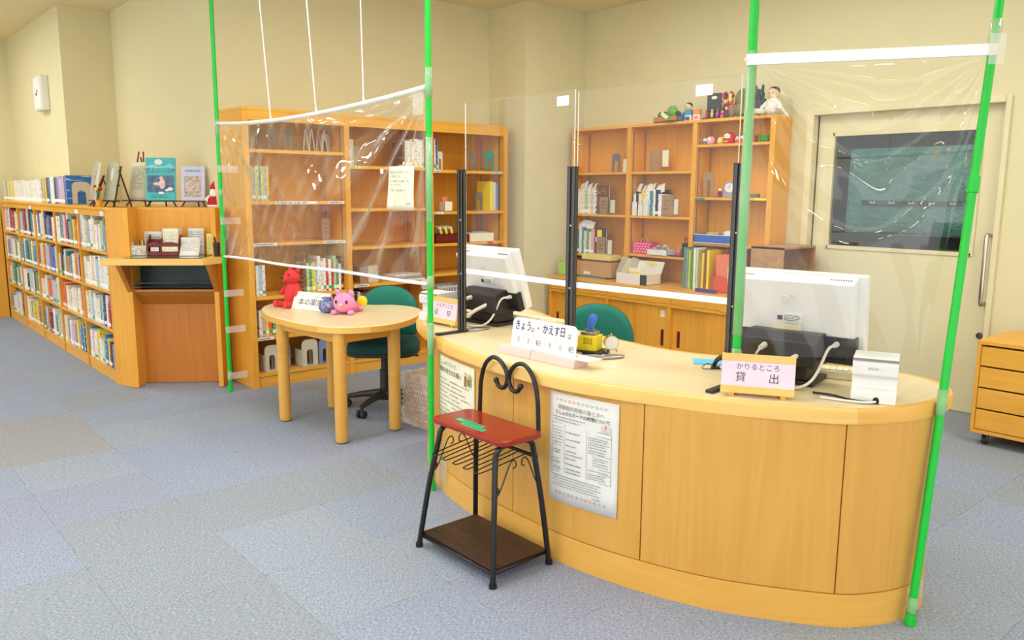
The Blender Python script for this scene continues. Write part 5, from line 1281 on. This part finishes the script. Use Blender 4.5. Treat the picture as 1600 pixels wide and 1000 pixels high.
wood_sign('wooden lending sign with pink card beside the receipt printer', (2.463, 1.507, ZC), face(-.87, -.5), [('かりるところ', .025, .0, .094), ('貸', .038, -.058, .056), ('出', .038, .055, .056)])
wood_sign('wooden returns sign with pink card behind the green pole', (2.51, 3.46, ZC), face(-1, -.04), [('かえすところ', .024, .02, .094), ('返', .036, -.045, .056), ('却', .036, .06, .056)])
# receipt printers
def printer(label, loc, rz):
    t = thing('receipt_printer', label, 'printer', loc, rz, 'white receipt printers')
    MB().xprism([(-.08, 0), (.085, 0), (.085, .145), (.06, .158), (-.048, .158), (-.064, .152), (-.076, .135), (-.074, .1), (-.066, .091), (-.05, .088), (-.05, .05), (-.072, .042), (-.08, .036)], -.072, .072).build('body', WHITE, t, bevel=.003)
    MB().xprism([(-.0655, .1515), (-.0705, .1455), (-.073, .147), (-.067, .1535)], -.0725, .0725).build('lid_seam', GREYINK, t)
    MB().yprism([(.0, .0), (.02, .0), (.02, .014), (.017, .021), (.01, .024), (.003, .021), (0, .014)], -.0812, -.079).build('cable_port', pm('port_black', (14, 14, 14), .7), t)
    text('lettering', 'EPSON', .011, GREYINK, t, (-.005, -.0762, .12))
    return t
t = printer('white receipt printer standing right of the lending sign', (2.775, 1.235, ZC), face(-.88, -.36))
cable(t, [(.01, -.082, .008), (-.03, -.10, .006), (-.10, -.10, .0055), (-.17, -.09, .0055)], .0042, WHITE)
cable(t, [(.0, -.082, .006), (-.02, -.092, .006), (-.08, -.075, .0055), (-.13, -.04, .0055), (-.2, -.03, .0055)], .0042, BLACKP)
printer('white receipt printer behind the returns sign', (2.62, 3.64, ZC), face(-.95, -.1))
# date sign on two pink blocks
DRZ = face(-1, -.03)
t = thing('date_sign', 'white date card with blue lettering on two pink blocks', 'sign', (2.33, 2.47, ZC), DRZ)
for x0, x1 in ((-.235, -.035), (-.031, .225)): MB().xprism([(-.045, 0), (.045, 0), (.045, .036), (-.04, .036)], x0, x1).build('pink_block', PINKB, t, bevel=.002)
crd = MB().yprism([(-.19, 0), (.20, 0), (.20, .10)]+[(.17+.03*math.cos(k*PI/10), .10+.03*math.sin(k*PI/10)) for k in range(1, 5)]+[(.17, .13), (-.16, .13)]+[(-.16-.03*math.sin(k*PI/10), .10+.03*math.cos(k*PI/10)) for k in range(1, 5)]+[(-.19, .10)], 0, .003).build('date_card', WHITE, t, loc=(0, -.01, .036), rot=(-.14, 0, 0))
for s_, size, x, z, m_ in (('きょう', .048, -.122, .094, NAVY), ('は', .027, -.062, .084, GREYINK), ('・', .045, -.028, .092, REDINK), ('かえす日', .046, .066, .094, NAVY), ('は', .027, .158, .082, GREYINK)): text('lettering', s_, size, m_, crd, (x, -.0015, z), sx=.74, bold=.01)
for i, s_ in enumerate(('月', '日', '曜日', '月', '日', '曜日')):
    x = -.143+i*.062+(.008 if i > 2 else 0); text('lettering', s_, .027, GREYINK, crd, (x, -.0015, .03), sx=.62)
    mb = MB(); mb.add([(x-.034, -.0012, .022), (x-.033, -.0012, .022), (x-.033, -.0012, .06), (x-.034, -.0012, .06)], [(0, 1, 2, 3)]).add([(x-.034, -.0012, .06), (x-.01, -.0012, .06), (x-.01, -.0012, .061), (x-.034, -.0012, .061)], [(0, 1, 2, 3)]); mb.build('slot_outline', pm('lilac_ink', (150, 150, 190), .7), crd)
B(.12, .29, -.03, .06, .0362, .0385).build('loose_card', PAPER, t)
# stamp tray, stamp, clock, blue folder, pen
SR = face(-.9, -.35)
t = thing('stamp_stand', 'yellow date stamp stand on a black pad beside the post', 'stamp stand', (2.585, 2.43, ZC), SR)
B(-.075, .075, -.055, .055, 0, .018).build('ink_pad', BLACKP, t, bevel=.003)
B(-.045, .045, -.04, .04, .018, .085).build('yellow_block', pm('bright_yellow', (250, 224, 40), .5), t, bevel=.003)
B(-.035, .035, -.03, .03, .085, .10).build('metal_plate', STEEL, t, bevel=.002)
text('lettering', '貸出日\n返却日', .015, INK, t, (.005, -.0405, .06))
t = thing('date_stamp', 'blue-handled date stamp resting on the yellow stand', 'stamp', (2.583, 2.428, ZC+.101), SR)
MB().tube([(0, 0, .0), (.003, 0, .025), (.012, 0, .06), (.015, 0, .075)], [.012, .016, .021, .012], 12).build('handle', pm('blue_handle', (60, 110, 210), .35), t, smooth=True)
MB().box(-.02, .02, -.014, .014, 0, .008).build('stamp_plate', STEEL, t)
t = thing('desk_clock', 'small round chrome clock on little feet on the counter', 'clock', (2.63, 2.345, ZC+.014), face(-.55, -.8))
MB().cyl((0, -.018, .042), (0, .018, .042), .032, n=22).build('case', CHROME, t, smooth=40); MB().cyl((0, -.0195, .042), (0, -.018, .042), .026, n=22).build('dial', PAPER, t)
for q in (-1, 1): MB().tube([(q*.018, 0, .02), (q*.028, 0, 0)], .004, 6).build('foot', CHROME, t)
MB().cyl((0, 0, .074), (0, 0, .084), .004, n=8).build('knob', CHROME, t)
t = thing('pen_tray', 'flat steel pen tray lying under the chrome clock', 'tray', (2.52, 2.335, ZC), face(-.55, -.8))
o = MB().lathe([(.055, 0), (.06, .006), (.056, .012), (.05, .008)], 20).build('tray_body', STEEL, t, smooth=True); o.scale = (2.2, .6, 1)
o = B(0, .15, 0, .105, 0, .003).build('blue_folder', pm('sky_blue_card', (90, 190, 236), .6), None, loc=(2.755, 1.99, ZC+.0003), rot=(0, 0, -.9)); tag(o, 'sky blue folder lying on the counter by the black post', 'folder')
t = thing('barcode_scanner', 'black hand scanner with cord beside the lending sign', 'scanner', (2.76, 1.88, ZC), face(-.8, -.6)); t.scale = (.65, .65, .65)
MB().tube([(-.02, 0, .015), (0, 0, .055), (.03, .0, .075), (.06, 0, .07)], [.012, .014, .02, .018], 10).build('body', BLACKP, t, smooth=True); B(-.035, .02, -.03, .03, 0, .012).build('stand', BLACKP, t, bevel=.003)
cable(t, [(-.02, 0, .02), (-.06, -.01, .03), (-.09, -.03, .006), (-.07, -.06, .006), (-.02, -.05, .006), (.04, -.04, .006)], .0025, BLACKP)
# ================================================================ acrylic partition
PP = [(2.47, 3.22), (2.471, 2.444), (2.545, 1.672)]
PN = ['at the returns end', 'behind the date sign', 'taped to the green pole']
for i, (x, y) in enumerate(PP):
    rz = [PI/2, PI/2+.06, PI/2+.12][i]
    t = thing('partition_post', f'black aluminium partition post {PN[i]}', 'post', (x, y, ZC), rz, 'acrylic partition posts')
    mb = MB().box(-.0215, .0215, -.003, .003, .012, .815)
    for q in (-1, 1):
        x0, x1 = sorted((q*.0225, q*.0185)); mb.box(x0, x1, -.0105, .0105, .012, .815)
        for k in (-1, 1):
            x0, x1 = sorted((q*.0225, q*.007)); y0, y1 = sorted((k*.0105, k*.0065)); mb.box(x0, x1, y0, y1, .012, .815)
    mb.build('extrusion', ALU, t); B(-.023, .023, -.011, .011, .815, .82).build('end_cap', BLACKP, t)
    B(-.015, .015, -.14, .16, 0, .012).build('foot_bar', BLACKP, t, bevel=.003)
    o = MB().lathe([(.035, 0), (.038, .008), (.03, .013)], 18).build('foot_weight', STEEL, t, loc=(0, -.1, .0), smooth=True); o.scale = (.8, 2.2, 1)
    for z in (.30, .57): MB().ball((0, -.0, z), (.007, .013, .007), 10, 6).build('bolt', CHROME, t, smooth=True)
def panel(label, a, b_, z0, z1, n_, stick):
    a = Vector(a); b_ = Vector(b_); dd = b_-a; L_ = dd.length; rz = math.atan2(dd.y, dd.x)
    t = thing('acrylic_panel', label, 'partition', (a.x, a.y, 0), rz, 'clear acrylic panels')
    B(0, L_, -.002, .002, z0, z1).build('sheet', ACRYL, t)
    mb = MB(); mb.box(-.001, .001, -.0022, .0022, z0, z1).box(L_-.001, L_+.001, -.0022, .0022, z0, z1); mb.build('side_edge', ACEDGE, t)
    B(.001, L_-.001, -.0021, .0021, z1-.0008, z1).build('top_edge', pm('acrylic_edge_soft', (196, 184, 144), .4), t)
    B(-.005, L_+.005, -.006, .006, z0-.012, z0+.012).build('bottom_rail', SLAT, t, bevel=.002)
    B(stick, stick+.07, -.0035, -.002, z1-.062, z1-.022).build('maker_label', SLAT, t, bevel=.0)
    for z in (z1-.22, z1-.34):
        for x in (.006, L_-.006): MB().ball((x, -.003, z), (.005, .003, .005), 8, 5).build('screw', CHROME, t, smooth=True)
panel('clear acrylic panel before the left computer', (2.485, 3.205), (2.487, 2.452), 1.10, 1.925, 1, .645)
panel('clear acrylic panel between the date sign and the lending sign', (2.486, 2.432), (2.556, 1.69), 1.10, 1.915, 1, .56)
# ================================================================ kidney table and what is on it
ZTB = .715
KT = [(2.15, 4.85), (2.139, 4.60), (2.165, 4.32), (2.27, 4.115), (2.51, 4.03), (2.77, 4.13), (2.99, 4.34), (3.065, 4.53), (3.02, 4.70), (2.90, 4.80), (2.82, 4.92), (2.80, 5.08), (2.74, 5.25), (2.56, 5.33), (2.35, 5.26), (2.22, 5.08)]
ko = catmull(KT, 6, closed=True)
kt = thing('kidney_table', 'kidney-shaped maple table on four round legs', 'table', (2.46, 4.5, 0))
MB().prism([(p.x-2.46, p.y-4.5) for p in ko], ZTB-.042, ZTB).build('tabletop', WPALE, kt, bevel=.007, seg=3)
ki = offset_closed(ko, .004)
if abs(ar(ki)) < abs(ar(ko)): ki = offset_closed(ko, -.004)
def edge_piece(i0, i1, mat):
    n = len(ko); vs_ = []
    for i in range(i0, i1+1):
        a = ki[i % n]-Vector((2.46, 4.5)); b_ = ko[i % n]-Vector((2.46, 4.5))
        vs_ += [(b_.x, b_.y, ZTB-.04), (a.x, a.y, ZTB-.04), (a.x, a.y, ZTB-.006), (b_.x, b_.y, ZTB-.0035)]
    k = i1-i0; fs = [(i*4+j, i*4+(j+1) % 4, (i+1)*4+(j+1) % 4, (i+1)*4+j) for i in range(k) for j in range(4)]+[(0, 1, 2, 3), (k*4+3, k*4+2, k*4+1, k*4)]
    o = MB().add(vs_, fs).build('edge_piece', mat, kt, smooth=40)
    bm = bmesh.new(); bm.from_mesh(o.data); bmesh.ops.recalc_face_normals(bm, faces=bm.faces); bm.to_mesh(o.data); bm.free()
for i0, i1, m_ in ((0, 14, WEDGE2), (14, 22, WEDGE), (22, 34, WEDGE2), (34, 46, WEDGE), (46, 64, WEDGE2), (64, 80, WEDGE), (80, 96, WEDGE2)): edge_piece(i0, i1, m_)
LT = [(2.235, 4.819), (2.285, 4.165), (2.675, 4.185), (2.634, 4.909)]
for x, y in LT:
    MB().lathe([(.036, .012), (.038, .02), (.039, ZTB-.042)], 22, (x-2.46, y-4.5, 0)).build('leg', WEDGE2, kt, smooth=40)
    MB().lathe([(.02, 0), (.03, .004), (.03, .013)], 16, (x-2.46, y-4.5, 0)).build('glide', STEEL, kt, smooth=40)
for a, b_ in ((0, 1), (1, 2), (2, 3), (3, 0)):
    p0 = Vector(LT[a])-Vector((2.46, 4.5)); p1 = Vector(LT[b_])-Vector((2.46, 4.5)); dd = (p1-p0); nn = Vector((-dd.y, dd.x)).normalized()*.01
    MB().prism([tuple(p0-nn), tuple(p1-nn), tuple(p1+nn), tuple(p0+nn)], ZTB-.105, ZTB-.042).build('apron', WOODH, kt)
# generic plush toys
def plush_mat(n, c): return pm(n, c, .95, var=.08, scale=60, bump=.25, bscale=350)
RP = plush_mat('red_plush', (222, 62, 62)); PK = plush_mat('pink_plush', (244, 150, 196)); 
t = thing('plush_bear', 'red plush bear sitting upright at the table edge', 'plush toy', (2.44, 5.06, ZTB), face(-.98, -.2))
MB().lathe([(.03, .0), (.055, .02), (.064, .06), (.058, .11), (.042, .15), (.03, .165)], 18).build('body', RP, t, smooth=True)
MB().ball((0, -.01, .205), (.055, .055, .05)).build('head', RP, t, smooth=True)
MB().ball((0, -.055, .195), (.03, .035, .024)).build('muzzle', RP, t, smooth=True)
MB().ball((0, -.09, .203), (.011, .009, .009)).build('nose', BLACKP, t, smooth=True)
for q in (-1, 1):
    MB().ball((q*.042, .01, .25), (.018, .01, .02)).build('ear', RP, t, smooth=True)
    MB().ball((q*.026, -.054, .222), .006, 8, 6).build('eye', BLACKP, t, smooth=True)
    MB().tube([(q*.045, -.01, .14), (q*.075, -.03, .10), (q*.07, -.05, .085)], [.02, .018, .015], 10).build('arm', RP, t, smooth=True)
    MB().tube([(q*.035, -.02, .022), (q*.05, -.075, .02), (q*.052, -.1, .028)], [.024, .021, .02], 10).build('leg', RP, t, smooth=True)
    MB().ball((q*.052, -.112, .028), (.02, .015, .025)).build('foot', RP, t, smooth=True)
t = thing('plush_piglet', 'pink plush animal lying on its belly on the table', 'plush toy', (2.555, 4.56, ZTB), face(-.75, -.66))
MB().ball((0, .06, .042), (.06, .08, .042)).build('body', PK, t, smooth=True)
MB().ball((0, -.03, .075), (.07, .06, .065)).build('head', PK, t, smooth=True)
MB().ball((0, -.092, .066), (.014, .02, .012)).build('snout', pm('cream_plush', (226, 204, 150)), t, smooth=True)
for q in (-1, 1):
    MB().ball((q*.045, -.02, .138), (.018, .012, .02)).build('ear', PK, t, smooth=True)
    MB().ball((q*.034, -.083, .085), (.008, .006, .012), 8, 6).build('eye', BLACKP, t, smooth=True)
    MB().ball((q*.055, -.06, .016), (.022, .032, .017)).build('paw', PK, t, smooth=True)
    MB().ball((q*.06, .11, .018), (.02, .03, .018)).build('hind_paw', PK, t, smooth=True)
MB().ball((.095, .05, .075), (.035, .018, .035)).build('yellow_tail_puff', pm('yellow_plush', (248, 210, 40), .9), t, smooth=True)
t = thing('fabric_pouch', 'small blue floral drawstring pouch beside the pink plush', 'pouch', (2.475, 4.665, ZTB), face(-.8, -.6))
fb = pm('blue_floral_cloth', (70, 84, 140), .9, scale=55, rgb2=(150, 160, 200))
MB().ball((0, 0, .04), (.055, .045, .042)).build('bag', fb, t, smooth=True); MB().lathe([(.018, .07), (.022, .08), (.032, .1)], 12).build('gathered_neck', fb, t, smooth=True); MB().ball((.03, -.035, .05), (.014, .006, .012)).build('flower_patch', pm('mauve_patch', (200, 150, 190), .8), t, smooth=True)
t = thing('table_sign', 'white tent sign for book guidance on the kidney table', 'sign', (2.43, 4.83, ZTB), face(-.93, -.37))
c = B(-.15, .15, 0, .005, 0, .125).build('front_board', WHITE, t, rot=(-.42, 0, 0), bevel=.001); B(-.15, .15, 0, .005, 0, .12).build('rear_board', WHITE, t, loc=(0, .1, 0), rot=(.42, 0, 0))
B(-.15, .15, -.004, .0, 0, .008).build('lower_lip', WHITE, c)
text('lettering', '本の案内', .052, INK, c, (.0, -.001, .052), sx=1.0); text('lettering', 'ほん', .014, GREYINK, c, (-.075, -.001, .095)); text('lettering', 'あんない', .014, GREYINK, c, (.055, -.001, .095))
# ================================================================ office chairs
def office_chair(label, loc, rz, back_h=.0):
    t = thing('office_chair', label, 'chair', loc, rz, 'teal office chairs')
    for k in range(5):
        a = 2*PI*k/5+.5; c_, s_ = math.cos(a), math.sin(a)
        leg = MB().tube([(0.02*c_, .02*s_, .115), (.16*c_, .16*s_, .10), (.27*c_, .27*s_, .078)], [.03, .022, .015], 8).build('base_spoke', CHARC, t, smooth=40)
        nx, ny = -s_, c_
        for q in (-1, 1): MB().cyl((.275*c_+nx*q*.008, .275*s_+ny*q*.008, .027), (.275*c_+nx*q*.028, .275*s_+ny*q*.028, .027), .027, n=14).build('castor', BLACKP, leg, smooth=40)
        MB().cyl((.275*c_, .275*s_, .03), (.275*c_, .275*s_, .085), .012, n=10).build('castor_stem', CHARC, leg, smooth=40)
    MB().lathe([(.045, .07), (.045, .14), (.034, .15), (.034, .28), (.024, .285), (.024, .40)], 18).build('gas_column', CHARC, t, smooth=40)
    MB().xprism([(-.09, .375), (.11, .375), (.13, .41), (-.1, .41)], -.1, .1).build('tilt_plate', BLACKP, t, bevel=.006)
    MB().tube([(.08, -.02, .39), (.24, -.03, .385)], .006, 8).build('lever', BLACKP, t)
    seat = catmull([(.0, -.235), (.17, -.225), (.235, -.12), (.24, .06), (.19, .2), (0, .235), (-.19, .2), (-.24, .06), (-.235, -.12), (-.17, -.225)], 4, closed=True)
    MB().prism([(p.x, p.y) for p in seat], .405, .43).build('seat_pan', BLACKP, t, bevel=.008)
    sc = []
    rings = [(.98, .43), (1.0, .45), (.97, .478), (.88, .494), (.6, .50), (.0, .497)]
    vs_ = []; n = len(seat)
    for f_, z in rings: vs_ += [(p.x*f_, p.y*f_, z) for p in seat]
    fs = [(i*n+j, i*n+(j+1) % n, (i+1)*n+(j+1) % n, (i+1)*n+j) for i in range(len(rings)-1) for j in range(n)]
    MB().add(vs_, fs).build('seat_cushion', TEALD if back_h else TEAL, t, smooth=True)
    MB().tube(catmull([(0, .1, .39), (0, .27, .385), (0, .32, .42), (0, .315, .5), (0, .28, .58)], 5), .016, 10).build('back_post', BLACKP, t, smooth=True)
    bo = catmull([(0, -.17), (.15, -.165), (.21, -.1), (.215, .02), (.17, .13), (.08, .185), (0, .195), (-.08, .185), (-.17, .13), (-.215, .02), (-.21, -.1), (-.15, -.165)], 4, closed=True)
    n = len(bo); 
    def curve(x, z, d_): return (x, .245+d_-.9*x*x*1.1+.06*z, .635+z)
    vs_ = []; rg = [(1.0, .0), (1.0, -.012), (.96, -.03), (.8, -.042), (.4, -.046), (0, -.046)]
    for f_, d_ in rg: vs_ += [curve(p.x*f_, p.y*f_, d_) for p in bo]
    fs = [(i*n+j, i*n+(j+1) % n, (i+1)*n+(j+1) % n, (i+1)*n+j) for i in range(len(rg)-1) for j in range(n)]
    MB().add(vs_, fs).build('backrest', TEAL, t, smooth=True)
    vs_ = []; rg = [(1.0, .0), (1.015, .006), (.98, .02), (.7, .028), (0, .028)]
    for f_, d_ in rg: vs_ += [curve(p.x*f_, p.y*f_, d_) for p in bo]
    fs = [(i*n+(j+1) % n, i*n+j, (i+1)*n+j, (i+1)*n+(j+1) % n) for i in range(len(rg)-1) for j in range(n)]
    MB().add(vs_, fs).build('back_shell', CHARC, t, smooth=True)
    return t
office_chair('teal office chair tucked under the kidney table', (2.90, 4.66, 0), face(-.66, -.75), .01)
office_chair('teal office chair behind the counter, only its back showing', (3.36, 3.10, 0), face(-.72, -.69))
# bubble-wrapped carton under the counter end
t = thing('wrapped_carton', 'bubble-wrapped cardboard carton on the floor by the counter end', 'box', (2.98, 4.12, 0), .04)
B(-.16, .16, -.11, .16, 0, .33).build('carton', CARD, t)
rr = random.Random(6)
def wrapf(u, v):
    a = u*4; k = int(a) % 4; f_ = a-int(a); P4 = [(-.175, .175), (-.175, -.125), (.175, -.125), (.175, .175)]
    p, q = P4[k], P4[(k+1) % 4]; x = p[0]+(q[0]-p[0])*f_; y = p[1]+(q[1]-p[1])*f_
    d_ = .008*math.sin(u*70+v*9)+.006*math.sin(v*33+u*20); L_ = math.hypot(x, y)
    return (x*(1+d_/L_), y*(1+d_/L_), .01+.335*v+.006*math.sin(u*40)*v)
MB().grid(wrapf, 64, 14).build('bubble_wrap', clear('bubble_wrap_film', (.95, .94, .93), 1.5, .12, haze=.3, gain=1.3), t, smooth=True)
mb = MB()
for i in range(11):
    for k in range(9): mb.ball((-.181, .15-i*.027+(k % 2)*.013, .06+k*.03), (.004, .01, .01), 6, 4)
tag(mb.build('bubbles', MATS['bubble_wrap_film'], t, smooth=True), kind='stuff')
MB().grid(lambda u, v: (-.18+.36*u, -.13+.3*v, .345+.008*math.sin(u*19)*math.sin(v*13)), 16, 12).build('wrap_top', MATS['bubble_wrap_film'], t, smooth=True)
# ================================================================ green poles and hanging vinyl film
def pole(label, p0, p1, r=.0145, joint=None, cap=True, tapes=()):
    p0, p1 = Vector(p0), Vector(p1); dd = p1-p0
    t = thing('green_pole', label, 'pole', p0, 0, 'green support poles')
    MB().tube([(0, 0, 0), dd], r, 14).build('tube', GREEN, t, smooth=40)
    if joint:
        k = joint/dd.length; MB().tube([dd*k, dd*(k+.055/dd.length)], r*1.35, 14).build('joint_sleeve', GREEN, t, smooth=40)
    if cap: MB().tube([(0, 0, 0), dd.normalized()*.04], r*1.3, 14).build('foot_cap', GREEN, t, smooth=40)
    for a, b_ in tapes: MB().tube([dd*(a/dd.length), dd*((a+b_)/2/dd.length), dd*(b_/dd.length)], [r*1.18, r*1.3, r*1.15], 10).build('clear_tape_wrap', TAPE, t, smooth=True)
    return t
t1 = pole('green pole standing at the left bookcase corner', (2.262, 5.80, 0), (2.262, 5.80, HC), tapes=((.08, .16), (1.45, 1.5), (1.88, 1.99)))
for z in (.10, .45, .72, 1.25, 1.62): B(-.02, .13, -.02, -.017, z, z+.05).build('tape_strip', TAPE, t1)
pole('green pole standing at the left end of the counter', (2.252, 3.19, 0), (2.262, 3.20, HC), tapes=((.05, .13), (.70, .86), (1.03, 1.09), (1.35, 1.75), (1.93, 2.07)))
pole('green pole standing on the counter beside the black post', (2.528, 1.640, ZC), (2.533, 1.638, HC), r=.0155, cap=False, tapes=((.09, .15), (.2, 1.2)))
pole('green pole leaning at the right end of the counter', (2.785, 1.05, 0), (3.24, 1.065, HC), r=.0145, joint=1.52, tapes=((.04, .1), (.75, .84), (1.98, 2.1)))
# left film: hangs from a sagging white pipe
Y_L, Y_R = 5.79, 3.215
def topz(u): return 1.966+(1.984-1.966)*u-.052*4*u*(1-u)*(1-.25*u)
t = thing('vinyl_screen', 'wrinkled clear vinyl screen hanging from a sagging white pipe', 'vinyl screen', (2.262, 0, 0))
def film1(u, v):
    y = Y_L+(Y_R-Y_L)*u; zt = topz(u)-.012; zb = 1.022+.03*u; z = zb+(zt-zb)*v
    # tension folds radiating from the two top corners
    dx, dz = (1-u)*2.58, (1.97-z); rr_ = math.hypot(dx, dz)+1e-6; a = math.atan2(dz, dx)
    b_ = a+.16*rr_*rr_*max(0, .9-a)      # folds leave the corner straight and sag toward the left
    s1_ = math.sin(b_*20+.8*math.sin(b_*7));
    d_ = .030*s1_*math.exp(-((rr_-1.15)/.8)**2)*min(1, v*5, (1-v)*9)
    d_ += .004*math.sin(a*47+rr_*3)*math.exp(-rr_/.5)*min(1, (1-v)*8)
    dx2 = u*2.58; r2 = math.hypot(dx2, dz)+1e-6; a2 = math.atan2(dz, dx2)
    d_ += .012*math.sin(a2*21)*math.exp(-r2/.35)*min(1, (1-v)*8)
    w_ = (1-u)*u*4
    d_ += .010*math.sin(9.5*(z-1.0)+6.5*u+.9*math.sin(u*7))*w_*(1-v)**.6*min(1, v*4)
    d_ += .003*math.sin(u*43+z*17)+.002*math.sin(u*91-z*31)
    return (d_, y, z)
MB().grid(film1, 220, 110).build('film', FILM, t, smooth=True)
MB().tube([(0, Y_L+.035-(Y_L-Y_R+.05)*k/30, topz(max(0, min(1, k/30)))) for k in range(31)], .0135, 12).build('top_pipe', pm('ivory_pipe', (236, 232, 218), .4), t, smooth=True)
MB().tube([(0, Y_L-(Y_L-Y_R)*k/12, 1.018+.032*k/12+.004*math.sin(k)) for k in range(13)], .009, 8).build('bottom_strip', SLAT, t, smooth=True)
B(-.004, .002, 3.245, 3.33, 1.86, 1.97).build('tape_patch', TAPE, t); B(-.004, .002, 3.215, 3.27, 1.02, 1.07).build('tape_patch', TAPE, t); B(-.012, -.006, 3.60, 3.62, 1.585, 1.61).build('clip', WHITE, t)
for i, (yy, y2) in enumerate(((4.92, 5.08), (4.317, 4.46), (3.791, 3.81))):
    u = (Y_L-yy)/(Y_L-Y_R)
    t = thing('hanging_cord', f'thin white cord, {ORD[i]} from left, holding the sagging pipe', 'cord', (2.262, yy, topz(u)), 0, 'white cords holding the pipe')
    MB().tube([(0, 0, .012), (0, (y2-yy)*.55, .68), (0, y2-yy, HC-topz(u))], .0035, 6).build('cord', SLAT, t)
    MB().tube([(.0, .0, -.016), (.015, 0, 0), (0, 0, .018), (-.015, 0, 0)], .003, 6, closed=True).ball((0, 0, .022), (.007, .007, .012), 8, 6).build('knot', WHITE, t, smooth=True)
# notice taped on the left film
t = thing('film_notice', 'cream printed notice taped on the left vinyl screen', 'notice', (2.246, 3.42, 1.405), face(-1, 0))
def nf(u, v): return ((u-.5)*.225+(.5-u)*.0-.03*(1-u)*(1-v)+.0, .004*math.sin(u*4+v*3), v*.215)
MB().grid(nf, 8, 8).build('sheet', CREAMP, t, smooth=True, solid=.0008)
NT = [('感染防止のため、窓口にビニールシー', .185), ('トを設置しています。', .165), ('また、職員がマスクを着用して対応', .14), ('させていただきます。', .122), ('ご理解、ご協力をお願いします。', .095)]
for s_, z in NT: text('lettering', s_, .0128, GREYINK, t, (-.095, -.0065, z), align='LEFT', sx=.84)
text('lettering', '図書館長', .011, GREYINK, t, (.07, -.0065, .03))
B(-.01, .03, -.008, -.006, .205, .22).build('tape', TAPE, t)
# right film between the two right-hand poles
A2, B2 = Vector((2.53, 1.640)), Vector((3.068, 1.062))
dv = B2-A2; L2 = dv.length; n2 = Vector((dv.y, -dv.x)).normalized()
t = thing('vinyl_screen', 'clear vinyl screen draped in swags below a straight white slat', 'vinyl screen', (A2.x, A2.y, 0), math.atan2(dv.y, dv.x))
def zt2(u): return 1.955+.025*u
def film2(u, v):
    x = L2*u; zt = zt2(u)-.01; zb = .905+.01*u
    lean = -.14*(1-v)*u*u          # lower right corner follows the leaning pole
    z = zb+(zt-zb)*v; dz = zt-z
    sw = dz-(.34+.0)*(1-(2*u-1.12)**2)       # swag coordinate: constant along hanging curves
    d_ = .030*math.exp(-(sw/.05)**2)+.022*math.exp(-((sw-.24)/.05)**2)-.014*math.exp(-((sw+.13)/.06)**2)
    d_ *= min(1, v*3, (1-v)*7)*(4*u*(1-u))**.5
    xr = (1-u)*L2; rr_ = math.hypot(xr, dz)+1e-6; a = math.atan2(dz, xr)
    d_ += .012*math.sin(a*16+.6)*math.exp(-rr_/.42)*min(1, (1-v)*10)
    xl = u*L2; rl = math.hypot(xl, dz)+1e-6; al = math.atan2(dz, xl)
    d_ += .009*math.sin(al*30)*math.exp(-rl/.5)*min(1, (1-v)*10)
    d_ += .006*math.sin(al*19+2)*math.exp(-((rl-.7)/.4)**2)*min(1, v*4)
    d_ += .0025*math.sin(u*30+z*14)
    return (x+lean, d_, z)
MB().grid(film2, 150, 170).build('film', FILM, t, smooth=True)
o = MB().box(-.02, L2+.012, -.008, .004, -.019, .019).build('top_slat', SLAT, t, loc=(0, -.014, 1.955), rot=(0, -math.atan2(.025, L2), 0), bevel=.002)
for x in (-.018, L2+.014): MB().ball((x, -.016, 1.955+.025*x/L2), .009, 8, 6).build('cord_knot', WHITE, t, smooth=True)
B(L2-.02, L2+.03, -.03, -.027, 1.93, 2.03).build('tape_patch', TAPE, t)
